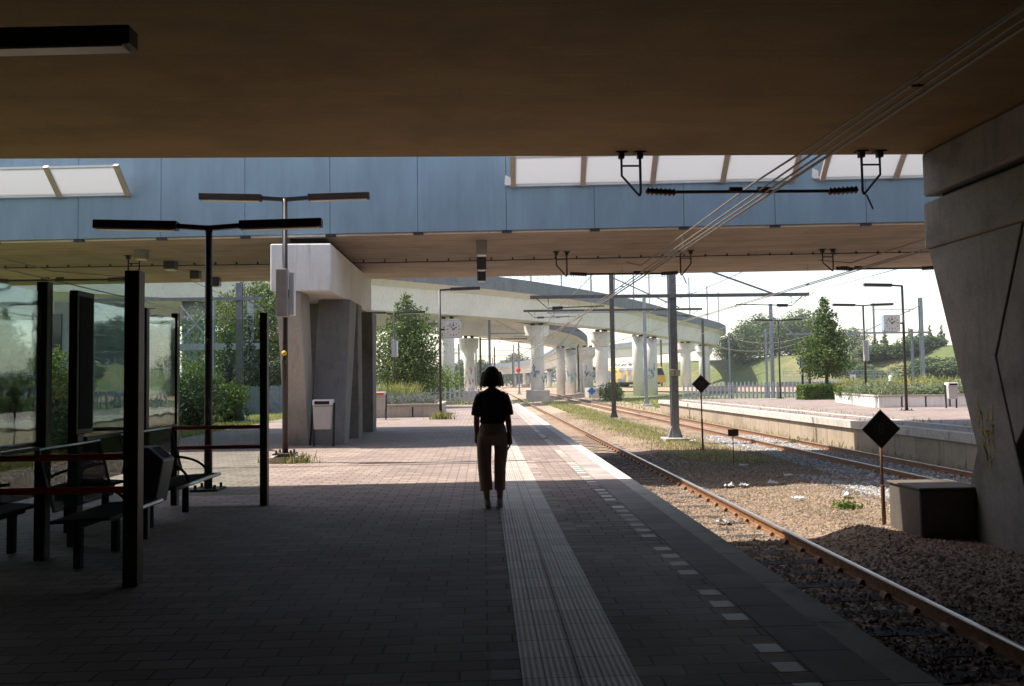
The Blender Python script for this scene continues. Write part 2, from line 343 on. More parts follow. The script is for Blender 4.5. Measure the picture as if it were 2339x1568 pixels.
# ------------------------------------------------------------------ mesh helpers
class MB:
    def __init__(s): s.v = []; s.f = []
    def add(s, vs, fs):
        o = len(s.v); s.v += [tuple(p) for p in vs]; s.f += [tuple(i+o for i in f) for f in fs]; return s
    def box(s, x0, x1, y0, y1, z0, z1):
        return s.add([(x0,y0,z0),(x1,y0,z0),(x1,y1,z0),(x0,y1,z0),(x0,y0,z1),(x1,y0,z1),(x1,y1,z1),(x0,y1,z1)],
                     [(3,2,1,0),(4,5,6,7),(0,1,5,4),(1,2,6,5),(2,3,7,6),(3,0,4,7)])
    def bar(s, p, q, wd, ht=None, up=(0,0,1)):
        p, q = Vector(p), Vector(q); ht = ht or wd; d = (q-p).normalized(); up = Vector(up)
        if abs(d.dot(up)) > .99: up = Vector((0, 1, 0))
        a = d.cross(up).normalized()*wd/2; b = a.cross(d).normalized()*ht/2
        vs = []
        for c in (p, q): vs += [c-a-b, c+a-b, c+a+b, c-a+b]
        return s.add(vs, [(3,2,1,0),(4,5,6,7),(0,1,5,4),(1,2,6,5),(2,3,7,6),(3,0,4,7)])
    def tube(s, pts, r, n=8, cap=True):
        pts = [Vector(p) for p in pts]; rr = r if isinstance(r, (list, tuple)) else [r]*len(pts)
        vs = []; fs = []
        dd = (pts[-1]-pts[0]); dd = dd.normalized() if dd.length > 1e-6 else Vector((1, 0, 0))
        uu = Vector((0, 0, 1)) if abs(dd.z) < .72 else Vector((.02, -1, 0)).normalized()
        for i, p in enumerate(pts):
            d = (pts[min(i+1, len(pts)-1)]-pts[max(i-1, 0)]).normalized()
            u = uu if abs(d.dot(uu)) < .985 else Vector((1, .01, 0))
            a = d.cross(u).normalized(); b = a.cross(d)
            vs += [p+(a*math.cos(2*math.pi*k/n)+b*math.sin(2*math.pi*k/n))*rr[i] for k in range(n)]
        for i in range(len(pts)-1):
            for k in range(n): fs.append((i*n+k, i*n+(k+1)%n, (i+1)*n+(k+1)%n, (i+1)*n+k))
        if cap: fs.append(tuple(range(n))); fs.append(tuple((len(pts)-1)*n+k for k in range(n)))
        return s.add(vs, fs)
    def ell(s, rings, n=16):      # rings: (x,y,z,rx,ry) horizontal ellipses
        vs = []; fs = []
        for (x, y, z, rx, ry) in rings: vs += [(x+rx*math.cos(2*math.pi*k/n), y+ry*math.sin(2*math.pi*k/n), z) for k in range(n)]
        for i in range(len(rings)-1):
            for k in range(n): fs.append((i*n+k, i*n+(k+1)%n, (i+1)*n+(k+1)%n, (i+1)*n+k))
        fs.append(tuple(range(n))); fs.append(tuple((len(rings)-1)*n+k for k in range(n)))
        return s.add(vs, fs)
    def prism(s, poly, a0, a1, axis='x'):   # poly of (p,q) in the plane normal to axis
        n = len(poly); vs = []
        for a in (a0, a1):
            for (p, q) in poly: vs.append((a, p, q) if axis == 'x' else (p, a, q) if axis == 'y' else (p, q, a))
        fs = [tuple(range(n)), tuple(range(n, 2*n))] + [(i, (i+1)%n, n+(i+1)%n, n+i) for i in range(n)]
        return s.add(vs, fs)
    def build(s, name, mat, parent=None, smooth=False, bevel=0.0, recalc=True):
        me = bpy.data.meshes.new(name); me.from_pydata(s.v, [], s.f); me.update()
        if recalc:
            b = bmesh.new(); b.from_mesh(me); bmesh.ops.recalc_face_normals(b, faces=b.faces)
            if bevel:
                ed = [e for e in b.edges if len(e.link_faces) == 2 and e.calc_face_angle(0) > 0.5]
                bmesh.ops.bevel(b, geom=ed, offset=bevel, segments=2, affect='EDGES', profile=0.5, clamp_overlap=True)
            b.to_mesh(me); b.free()
        if smooth:
            for p in me.polygons: p.use_smooth = True
        me.materials.append(MATS[mat] if isinstance(mat, str) else mat)
        o = bpy.data.objects.new(name, me); COL.objects.link(o)
        if parent is not None:
            o.parent = parent
            if parent.type == 'MESH' or True: o.matrix_parent_inverse = Matrix.Identity(4)
        return o
def tag(o, label, cat, group=None):
    o['label'] = label; o['category'] = cat
    if group: o['group'] = group
    return o
def struct(o, kind='structure'): o['kind'] = kind; return o
def thing(name, label, cat, loc=(0, 0, 0), rz=0.0, group=None):
    o = bpy.data.objects.new(name, None); COL.objects.link(o); o.empty_display_size = 0.2
    o.location = loc; o.rotation_euler = (0, 0, rz); return tag(o, label, cat, group)
def copy_tree(o, parent=None):
    c = o.copy(); COL.objects.link(c); c.parent = parent
    for ch in list(o.children): copy_tree(ch, c)
    return c
def dup(o, loc, label, rz=None, scale=None, group=None):
    c = copy_tree(o); c.location = loc; c['label'] = label
    if rz is not None: c.rotation_euler = (0, 0, rz)
    if scale is not None: c.scale = (scale,)*3 if not isinstance(scale, tuple) else scale
    if group: c['group'] = group
    return c
def text_part(name, s, size, loc, rot, mat, parent, extrude=0.002):
    cu = bpy.data.curves.new(name, 'FONT'); cu.body = s; cu.size = size; cu.align_x = 'CENTER'; cu.align_y = 'CENTER'; cu.extrude = extrude
    t = bpy.data.objects.new(name, cu); COL.objects.link(t)
    dg = bpy.context.evaluated_depsgraph_get(); me = bpy.data.meshes.new_from_object(t.evaluated_get(dg))
    bpy.data.objects.remove(t); me.materials.clear(); me.materials.append(MATS[mat])
    o = bpy.data.objects.new(name, me); COL.objects.link(o); o.location = loc; o.rotation_euler = rot; o.parent = parent
    return o
def catmull(P, n=8):
    out = []
    for i in range(len(P)-1):
        p0, p1, p2, p3 = (Vector(P[max(i-1, 0)]), Vector(P[i]), Vector(P[i+1]), Vector(P[min(i+2, len(P)-1)]))
        for k in range(n):
            t = k/n
            out.append(0.5*((2*p1)+(p2-p0)*t+(2*p0-5*p1+4*p2-p3)*t*t+(3*p1-p0-3*p2+p3)*t**3))
    out.append(Vector(P[-1])); return out
def sgn_noise(x, y):
    return (math.sin(x*1.7+y*0.9)+math.sin(x*0.8-y*1.3+1.1)+math.sin(x*2.9+y*2.1+2.3)*.5+math.sin(x*4.3-y*3.7)*.25)/2.75

# ------------------------------------------------------------------ setting: ground, platforms, track bed
g = MB(); g.add([(-3000,-400,-1.16),(3000,-400,-1.16),(3000,4500,-1.16),(-3000,4500,-1.16)], [(0,1,2,3)])
struct(g.build('ground', 'meadow'))
g = MB(); g.add([(2.2,57,-1.03),(14.5,57,-1.03),(32,500,-1.03),(-14,500,-1.03),(-4,120,-1.03),(0.5,57,-1.03)], [(0,1,2,3,4,5)])
struct(g.build('track_bed', 'railbed'))
def bed(x, y):
    z = GZ
    # mound of earth between the tracks, shoulders near the rails
    mid = max(0, 1-abs(x-7.1)/2.0)
    z += 0.10*mid + 0.06*sgn_noise(x*.9, y*.6)*min(1, max(0, (x-5.0)/.8))*min(1, max(0, (9.3-x)/.6))
    z += 0.12*math.exp(-((x-5.75)/.55)**2)*(0.5+0.5*math.sin(y*.55+1.0))
    if x > 11.6: z -= 0.05
    z += 0.012*sgn_noise(x*5, y*5)
    return z
g = MB(); nx, ny = 68, 460
x0, x1, y0, y1 = 2.2, 12.5, -8.0, 58.0
vs = [(x0+(x1-x0)*i/nx, y0+(y1-y0)*j/ny, bed(x0+(x1-x0)*i/nx, y0+(y1-y0)*j/ny)) for j in range(ny+1) for i in range(nx+1)]
fs = [(j*(nx+1)+i, j*(nx+1)+i+1, (j+1)*(nx+1)+i+1, (j+1)*(nx+1)+i) for j in range(ny) for i in range(nx)]
g.add(vs, fs); o = g.build('ballast_bed', 'ballast', recalc=False, smooth=True); struct(o)
# loose stones
def stones(name, mat, n, fx, smin, smax, bias=0):
    vs = []; fs = []
    octv = [(1,0,0),(-1,0,0),(0,1,0),(0,-1,0),(0,0,1),(0,0,-1)]
    octf = [(0,2,4),(2,1,4),(1,3,4),(3,0,4),(2,0,5),(1,2,5),(3,1,5),(0,3,5)]
    for _ in range(n):
        p = fx()
        if p is None: continue
        x, y = p; s = smin+(smax-smin)*rnd.random()**2
        a = rnd.random()*6.28; ca, sa = math.cos(a), math.sin(a); o = len(vs)
        zz = bed(x, y)+s*.15+bias
        for (px, py, pz) in octv:
            q = s*(.7+.6*rnd.random()); qx, qy = px*q, py*q*.8
            vs.append((x+qx*ca-qy*sa+rnd.uniform(-.2,.2)*s, y+qx*sa+qy*ca+rnd.uniform(-.2,.2)*s, zz+pz*q*.75))
        fs += [tuple(i+o for i in f) for f in octf]
    g = MB(); g.v = vs; g.f = fs
    return struct(g.build(name, mat, recalc=False), 'stuff')
def reg(xa, xb, ya, yb, pw=1.0):
    return lambda: (rnd.uniform(xa, xb), ya+(yb-ya)*rnd.random()**pw)
stones('ballast_stones', 'stones', 36000, reg(2.35, 9.2, 6.5, 26, 1.2), .014, .038)
stones('ballast_stones', 'stones_grey', 9000, reg(8.9, 12.2, 14, 34, 1.1), .025, .055)
stones('ballast_stones', 'stones_grey', 1800, lambda: (8.2+rnd.gauss(0, .35), rnd.uniform(11, 20)), .025, .055)
# platform 1
E1 = 2.27
g = MB(); g.box(-8.8, E1-.22, -120, 52.5, -1.2, 0)
struct(g.build('platform', 'pavers'))
g = MB(); g.box(E1-.22, E1, -120, 52.5, -0.14, 0.004); struct(g.build('platform_edge', 'coping'))
g = MB(); g.box(E1-.217, E1-.10, -120, 52.4, -1.2, -.143); struct(g.build('platform_wall', 'conc_dark'))
g = MB(); g.box(1.70, E1-.222, -120, 52.4, -.05, 0.0045); struct(g.build('platform_slabs', 'slabs'))
g = MB()
for xx in (0.18, 0.485): g.box(xx, xx+.295, -120, 52.3, -.05, 0.0055)
struct(g.build('tactile_paving', 'tactile'))
island('dash_stone', [(0, (0.34, 0.29, 0.25)), (0.6, (0.64, 0.59, 0.52)), (1, (0.80, 0.76, 0.69))], 0.5)
g = MB(); y = 3.0; k = 0
while y < 50:
    if not (5.9 < y < 6.15) and rnd.random() < 0.9: g.box(1.535, 1.675, y+.004, y+.146, -.04, .0016)
    y += .30
struct(g.build('platform_edge_marking', 'dash_stone'))
island('odd_stone', [(0, (0.30, 0.245, 0.215)), (0.6, (0.36, 0.31, 0.28)), (1, (0.42, 0.38, 0.34))], 0.7)
g = MB(); y = 2.7
while y < 30:
    if rnd.random() < .55: g.box(0.02, 0.172, y+.004, y+.146, -.04, .0014)
    if rnd.random() < .5: g.box(0.79, 0.94, y+.154, y+.296, -.04, .0014)
    if rnd.random() < .12: g.box(0.95, 1.10, y+.304, y+.446, -.04, .0014)
    y += .30
struct(g.build('paving_stones', 'odd_stone'))
# a thin dark strip across the platform
g = MB(); g.box(-8.7, E1-.23, 15.05, 15.09, -.02, .003); struct(g.build('dark_strip', 'wood_dark'))
# left lawn beside the platform
g = MB(); nx, ny = 40, 60
vs = []
for j in range(ny+1):
    for i in range(nx+1):
        X = -8.805-45*(i/nx)**1.5; Y = -20+110*j/ny
        vs.append((X, Y, -.03+.12*min(1, (-8.8-X)/3)*(.5+.5*sgn_noise(X*.5, Y*.4))))
g.add(vs, [(j*(nx+1)+i, (j+1)*(nx+1)+i, (j+1)*(nx+1)+i+1, j*(nx+1)+i+1) for j in range(ny) for i in range(nx)])
struct(g.build('lawn', 'lawn_grass', recalc=False, smooth=True))
# platform 2
E2 = 12.42
g = MB(); g.box(E2+.3, 29, -120, 56.5, -1.2, 0); struct(g.build('platform_opposite', 'pavers'))
g = MB(); g.box(E2, E2+.3, -120, 56.5, -.24, .005); struct(g.build('platform_edge_opposite', 'coping'))
g = MB(); y = -31.2
while y < 56.3:
    g.box(E2+.09, E2+.297, y, min(y+1.18, 56.4), -1.2, -.243); y += 1.2
struct(g.build('platform_wall_opposite', 'conc_wall'))
g = MB(); g.box(E2+1.55, E2+1.85, -120, 56.3, -.03, .0045); struct(g.build('platform_stripe_opposite', 'coping'))

# ------------------------------------------------------------------ rails
def track(label, xa, xb, ya, yb, head, clips):
    t = thing('railway_track', label, 'railway track', ((xa+xb)/2, ya, GZ))
    ox = -(xa+xb)/2
    for x in (xa, xb):
        a = x+ox; L = yb-ya
        g = MB(); g.box(a-.07, a+.07, 0, L, .0, .025); g.box(a-.011, a+.011, 0, L, .025, .12)
        g.box(a-.035, a+.035, 0, L, .12, .148)
        r = g.build('rail', 'rail', t)
        g = MB(); g.prism([(a-.035, .148), (a+.035, .148), (a+.03, .158), (a+.015, .163), (a-.015, .163), (a-.03, .158)], 0, L, 'y')
        g.build('rail_head', head, r, smooth=False)
    for i in range(clips):
        yy = 6.0-ya+i*.6
        g = MB(); g.box(xa+ox-.5, xb+ox+.5, yy-.12, yy+.12, -.12, .004); g.build('sleeper', 'wood_dark', t)
    for i in range(clips):
        yy = 6.0-ya+i*.6
        for x in (xb,) if head == 'rail_head' else (xa, xb):
            for sd_ in (-1, 1):
                c = x+ox+sd_*.09
                MB().prism([(c-.05, .0), (c+.05, .0), (c+.03, .045), (c+.012, .065), (c-.012, .065), (c-.03, .045)], yy-.06, yy+.06, 'y').build('rail_clip', 'rail', t)
    return t
track('nearer railway track with one bright worn rail beside the brick platform', 3.13, 4.61, -8, 420, 'rail_head', 50)
track('rust brown railway track below the opposite platform wall', 10.16, 11.66, -8, 420, 'rail_head_dull', 25)

# ------------------------------------------------------------------ near bridge
def d1(x): return 12.83
ab = thing('light_block_wall', 'unseen added wall blocking side light under the near bridge at left', 'added wall', (-14, 0, 0))  # unseen side walls, added to cut fill light under the deck
g = MB(); g.box(-1.5, 0, -120, 11.5, -1.2, H-.01); g.build('wall', 'conc_dark', ab); g = MB(); g.box(-2, .25, -120, 11.6, -1.2, .02); g.build('footing', 'conc_mid', ab)
ab = thing('light_block_wall', 'unseen added wall blocking side light under the near bridge at right', 'added wall', (16.5, 0, 0))
g = MB(); g.box(0, 1.5, -120, 11.5, -1.2, H-.01); g.build('wall', 'conc_dark', ab); g = MB(); g.box(-.25, 2, -120, 11.6, -1.2, .1); g.build('footing', 'conc_mid', ab)
br = thing('concrete_bridge', 'wide dark concrete bridge deck directly overhead', 'bridge', (0, 0, H))
g = MB(); g.add([(-60,-120,0),(60,-120,0),(60,12.8,0),(-60,12.8,0),(-60,-120,1.3),(60,-120,1.3),(60,12.8,1.3),(-60,12.8,1.3)],
                [(0,3,2,1),(4,5,6,7),(0,1,5,4),(1,2,6,5),(2,3,7,6),(3,0,4,7)])
g.build('deck', 'soffit_near', br, bevel=0.04)  # rear run behind the camera lengthened to cut fill light
g = MB(); g.box(-60, 60, 12.5, 12.78, 1.303, 2.2); g.build('parapet', 'conc_mid', br)
g = MB(); g.box(-60, 60, -120, -119.7, 1.303, 2.2); g.build('parapet', 'conc_mid', br)
# its right-hand pier
PX = 7.25
pr = thing('bridge_pier', 'massive dark concrete pier with crossed legs on the right', 'bridge pier', (PX, 12, GZ))
def yz(pts, X=PX): return [(atX(x, y, X)[0]-12, atX(x, y, X)[1]-GZ) for x, y in pts]
ytop = 12.72-12
zb = lambda py: atX(2100, py, PX)[1]-GZ
g = MB(); g.box(0, 1.6, -9.5, ytop, zb(455), H-GZ-.004); g.build('crosshead', 'conc_dark', pr, bevel=.05)
g = MB(); g.box(.16, 1.4, -9.3, ytop-.3, zb(466), zb(455)-.003); g.build('bearing', 'hole', pr)
g = MB(); g.box(-.02, 1.62, -9.4, ytop-.02, zb(575), zb(469)); g.build('cap_beam', 'conc_dark', pr, bevel=.05)
A = [(2118, 573), (2226, 1015), (2284, 1262), (2420, 1330), (2345, 1150), (2313, 1015), (2269, 814), (2331, 512)]
A = yz(A); ztop = zb(575)+.1; A[0] = (A[0][0], zb(575)-.004); A[-1] = (A[-1][0], zb(575)-.004)
for i in (2, 3): A[i] = (A[i][0], -.25)
g = MB(); g.prism(A, .02, .85); g.build('leg', 'conc_dark', pr, bevel=.02)
B = yz([(2331, 500), (2269, 814), (2226, 1022), (2209, 1100), (2222, 1225), (2300, 1300), (2313, 1015), (2470, 690), (2480, 500)])
B[0] = (B[0][0], zb(575)-.004); B[-1] = (B[-1][0], zb(575)-.004); B[4] = (B[4][0], -.25); B[5] = (B[5][0], -.25)
g = MB(); g.prism(B, .045, .8); g.build('leg', 'conc_dark', pr, bevel=.02)
g = MB(); g.prism([(-3.2, -.15), (-2.4, -.15), (-3.6, zb(575)-.004), (-5.2, zb(575)-.004)], .03, .85); g.build('leg', 'conc_dark', pr, bevel=.02)
g = MB(); g.prism([(-9.2, -.15), (-8.2, -.15), (-7.0, zb(575)-.004), (-8.6, zb(575)-.004)], .03, .85); g.build('leg', 'conc_dark', pr, bevel=.02)
# yellow spray scribble on the leg
gr = random.Random(3)
g = MB()
for (xa, ya, xb, yb) in [(2228, 905, 2240, 960), (2236, 935, 2252, 1050), (2252, 930, 2250, 1040), (2240, 990, 2262, 985), (2262, 930, 2268, 1030), (2246, 1050, 2268, 1046), (2234, 1000, 2258, 1046), (2256, 1000, 2262, 1072), (2268, 965, 2256, 1010), (2230, 920, 2236, 985)]:
    pts = []
    for k in range(9):
        t = k/8; p = atX(xa+(xb-xa)*t+gr.uniform(-2, 2), ya+(yb-ya)*t+gr.uniform(-2, 2), PX); pts.append((.017, p[0]-12, p[1]-GZ))
    for k in range(8): g.bar(pts[k], pts[k+1], .004, .02+.035*gr.random(), up=(0, 0, 1))
o = g.build('graffiti', 'paint_worn', pr); o['label'] = 'yellow spray-paint scribble'
# footing block
cb = thing('concrete_block', 'low square concrete footing block beside the big pier', 'concrete block', (6.46, 11.72, GZ))
g = MB(); g.box(0, .95, 0, .92, -.2, .79); g.build('block_body', 'conc_brown', cb, bevel=.03)
g = MB(); g.box(-.025, .975, -.025, .945, .793, .83); g.build('block_cap', 'conc_brown', cb, bevel=.015)

# ------------------------------------------------------------------ second bridge
SK = math.atan2(18.63-20.12, 22.44)
b2 = thing('blue_bridge', 'second low bridge clad in blue-grey metal panels', 'bridge', (0, 19.45, H), SK)
DW = 8.35
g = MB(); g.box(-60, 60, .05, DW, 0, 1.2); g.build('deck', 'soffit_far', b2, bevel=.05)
g = MB(); g.box(-60, 60, -.036, .047, 1.21, 2.88); g.build('backing', 'black_paint', b2)  # added behind the panels to stop sunlight leaking through the seams
g = MB(); g.box(-60, 60, -.03, .047, -.0, .035); g.build('drip_edge', 'conc_light', b2)
xs = [at(px, 500, 19.5)[0] for px in (-55, 152, 352, 552, 752, 955, 1157, 1355, 1553, 1752, 1948, 2145, 2345)]
for i in range(len(xs)-1):
    g = MB(); g.box(xs[i]+.005, xs[i+1]-.005, -.10, -.04, .04, 2.9); g.build('cladding_panel', 'blue_panel', b2, bevel=.006)
    g = MB(); g.box(xs[i]-.12, xs[i]+.12, -.09, .02, -.03, .033); g.build('panel_clip', 'black_paint', b2)
g = MB(); g.box(-60, xs[0]-.01, -.10, -.04, .04, 2.9); g.box(xs[-1]+.01, 60, -.10, -.04, .04, 2.9); g.build('end_cladding', 'blue_panel', b2)
g = MB(); g.box(-60, 60, DW-.3, DW-.02, 1.203, 2.1); g.build('parapet', 'conc_mid', b2)
def screen(x0, x1, nb, mirror=False):
    s = x0; wd = (x1-x0)/nb; zb0, zt = 1.13, 1.66; yo, yt = -.16, -.74
    if True:
        for i in range(nb):
            a, b = x0+i*wd+.03, x0+(i+1)*wd-.03
            g = MB(); g.add([(a, yo, zb0), (b, yo, zb0), (b, yt, zt), (a, yt, zt), (a, yo-.012, zb0-.012), (b, yo-.012, zb0-.012), (b, yt-.012, zt-.012), (a, yt-.012, zt-.012)],
                            [(0,1,2,3),(7,6,5,4),(0,4,5,1),(1,5,6,2),(2,6,7,3),(3,7,4,0)])
            g.build('glass_screen', 'frosted', b2)
        for i in range(nb+1):
            a = x0+i*wd
            g = MB(); g.bar((a, yo-.02, zb0-.04), (a, yt-.02, zt+.03), .12, .08, up=(0, 1, 1)); rb = g.build('screen_rib', 'galv_warm', b2)
            g = MB(); g.add([(a-.06, -.104, zb0-.03), (a-.22, -.104, zb0+.04), (a-.20, -.104, zb0+.27), (a-.06, -.104, zb0+.2)], [(0,1,2,3)])
            g.box(a-.2, a-.05, -.16, -.104, zb0, zb0+.05); g.build('screen_bracket', 'white', rb)
        g = MB(); g.bar((x0, yo-.01, zb0-.02), (x1, yo-.01, zb0-.02), .04); g.bar((x0, yt, zt+.01), (x1, yt, zt+.01), .05)
        g.build('screen_frame', 'white', b2)
plain('galv_warm', (0.42, 0.34, 0.28), 0.5, 0.2, 0.1)
# left run ends at V x~248, right run 1175..1830, far right run 1905..
screen(-8.75-1.72*3, -8.75, 3)
screen(.80, .80+1.69*4, 4)
screen(8.25, 8.25+1.75*3, 3)
# soffit boxes
for n, (px, py0, py1, wpx) in enumerate([(323, 568, 594, 24), (390, 594, 618, 24), (447, 615, 640, 20), (494, 634, 656, 18)]):
    Yd = [21.6, 23.6, 25.6, 27.2][n]; a = at(px, py1, Yd); wm = wpx*Yd/FV
    t = thing('soffit_light', ['nearest square grey box light under the blue bridge at left', 'second square box light in the row under the blue bridge', 'third dark square box light in the row under the blue bridge', 'dark box light at the far edge of the blue bridge'][n], 'light', (a[0], Yd, H), 0, 'square lights under the blue bridge')
    g = MB(); g.box(-wm/2, wm/2, -wm/2, wm/2, a[2]-H+.03, -.002); g.build('housing', 'speaker' if n == 0 else 'bin_dark', t, bevel=.01)
    g = MB(); g.box(-wm/2+.03, wm/2-.03, -wm/2+.03, wm/2-.03, a[2]-H, a[2]-H+.028); g.build('diffuser', 'diffuser', t)
for n, (Yd, y1) in enumerate([(20.6, 577), (23.4, 607), (26.0, 632)]):
    a = at(1100, y1, Yd)
    t = thing('soffit_light', ['box light near the front edge of the blue bridge above the person', 'middle box light under the blue bridge above the person', 'box light at the far edge of the blue bridge above the person'][n], 'light', (a[0], Yd, H), 0, 'square lights under the blue bridge')
    g = MB(); g.box(-.14, .14, -.14, .14, -.36, -.002); g.build('housing', 'speaker' if n == 0 else 'bin_dark', t, bevel=.01)
    g = MB(); g.box(-.11, .11, -.11, .11, -.385, -.362); g.build('diffuser', 'diffuser', t)
# cable along the soffit
g = MB(); g.tube([(-18, 24.35, H-.05), (-3, 23.6, H-.09), (10, 22.9, H-.05), (20, 22.4, H-.06)], .018, 6)
for i in range(60):
    x = -18+i*.63; yy = 24.35-(x+18)*.0513; g.box(x-.02, x+.02, yy-.03, yy+.03, H-.08, H-.002)
tag(g.build('soffit_cable', 'wire_dark'), 'thin dark cable clipped across the underside of the blue bridge', 'cable')
# pier of the second bridge
p2 = thing('bridge_pier', 'pale concrete pier with slanted legs behind the rubbish bin', 'bridge pier', (-4.35, 22, 0))
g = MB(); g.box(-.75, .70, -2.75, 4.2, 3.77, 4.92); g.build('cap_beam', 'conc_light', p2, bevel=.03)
g = MB(); g.box(-.45, .45, -2.0, 3.6, 4.923, H-.004); g.build('bearing', 'hole', p2)
def leg2(poly, xa, xb, mt): MB().prism([(y-22, z) for y, z in poly], xa+4.35, xb+4.35).build('leg', mt, p2, bevel=.025)
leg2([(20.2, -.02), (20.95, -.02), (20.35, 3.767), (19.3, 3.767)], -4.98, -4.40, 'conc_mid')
leg2([(20.25, -.02), (20.9, -.02), (22.35, 3.767), (21.25, 3.767)], -4.36, -3.52, 'conc_middark')
leg2([(22.45, -.02), (23.15, -.02), (23.1, 3.767), (22.36, 3.767)], -4.95, -3.5, 'conc_dark')  # this leg and the next: deep shade put into the dark concrete
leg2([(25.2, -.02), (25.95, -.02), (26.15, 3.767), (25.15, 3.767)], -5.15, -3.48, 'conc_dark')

# ------------------------------------------------------------------ lamps
def lamp_head(g, gd, x0, x1, z, tilt):
    s = 1 if x1 > x0 else -1
    g.bar((x0, 0, z), (x1, 0, z+tilt), .15, .13); return gd.bar((x0+s*.05, 0, z-.072), (x1-s*.05, 0, z-.072+tilt), .115, .014)
def lamp(name, label, loc, h, sides, base=True, head=1.22, half=1.68, block=False):
    t = thing(name, label, 'lamp post', loc, 0, 'platform lamp posts')
    g = MB(); g.tube([(0, 0, 0), (0, 0, h-.05)], [.06, .05], 14); g.build('pole', 'brown_paint', t, smooth=True)
    for s in sides:
        g = MB(); g.bar((0, 0, h-.06), (s*(half-head+.1), 0, h-.02), .08, .07); g.build('arm', 'brown_paint', t)
        g = MB(); gd = MB(); lamp_head(g, gd, s*(half-head), s*half, h-.02, .03)
        hd = g.build('lamp_head', 'brown_paint', t, bevel=.008); gd.build('diffuser', 'diffuser', hd)
    if base:
        zb_ = .16 if block else 0
        if block:
            g = MB(); g.box(-.28, .28, -.2, .2, 0, .13); g.build('footing', 'conc_mid', t, bevel=.02)
        g = MB(); g.box(-.2, .2, -.2, .2, zb_, zb_+.03)
        for sx in (-.14, .14):
            for sy in (-.14, .14): g.tube([(sx, sy, zb_+.03), (sx, sy, zb_+.09)], .022, 6)
        g.build('base_plate', 'brown_paint' if not block else 'mast_brown', t)
    return t
lamp('lamp_post', 'black twin-arm lamp post standing just behind the waiting bench', (-4.08, 11.98, 0), 3.95, (-1, 1))
lamp('lamp_post', 'taller black twin-arm lamp post with a yellow button beside the pale pier', (-3.92, 15.9, 0), 5.28, (-1, 1), block=True)
lamp('lamp_post', 'dark lamp head hanging close overhead at the top left corner', (at(305, 100, 5.42)[0]-1.68, 5.42, 0), 3.91, (-1, 1))
for o in list(COL.objects):
    if o.get('label', '').startswith('taller black'): LP2 = o
g = MB(); g.ell([(0, -.075, 2.10, .01, .01), (0, -.075, 2.115, .04, .04), (0, -.075, 2.145, .055, .055), (0, -.075, 2.18, .04, .04), (0, -.075, 2.2, .01, .01)], 12)
g.build('indicator_light', 'yellow', LP2, smooth=True)
g = MB(); g.box(-.03, .03, -.085, -.05, 1.93, 2.02); g.build('call_button', 'bin_dark', LP2)
def speaker(label, loc, h=.95, d=.15):
    t = thing('loudspeaker', label, 'loudspeaker', loc, 0, 'column loudspeakers on lamp posts')
    g = MB(); g.box(-.13, .09, -.22, -.07, 0, h); g.build('speaker_case', 'speaker', t, bevel=.02)
    g = MB(); g.box(-.11, .07, -.226, -.221, .05, h-.05); g.build('speaker_grille', 'bin_dark' if d > .2 else 'speaker', t)
    g = MB(); g.box(.10, .20, -.1, .06, .03, h-.06); g.build('rear_speaker', 'bin_white', t, bevel=.015)
    g = MB(); g.box(.05, .12, -.05, .04, h*.42, h*.58); g.build('mount', 'black_paint', t)
speaker('tall grey loudspeaker fixed to the lamp post before the pale pier', (-3.92, 15.9, 2.86))
lamp('lamp_post', 'distant twin-arm lamp post in front of the left tree', (-4.85, 43.6, 0), 5.35, (-1, 1))
speaker('small grey loudspeaker on the lamp post in front of the left tree', (-4.85, 43.6, 2.9))
lamp('lamp_post', 'farthest left lamp post half hidden by the leafy tree', (-4.65, 53, -.02), 5.4, (-1, 1), base=False)
lamp('lamp_post', 'twin-arm lamp post behind the lavender bed on the opposite platform', (at(1971, 690, 42.9)[0], 42.9, 0), 5.42, (-1, 1))
speaker('pale loudspeaker on the lamp post behind the opposite planter', (at(1971, 690, 42.9)[0], 42.9, 2.3), 1.15)
lamp('lamp_post', 'slender twin-arm lamp post left of the conical tree', (at(1777, 727, 55)[0], 55, 0), 5.5, (-1, 1))
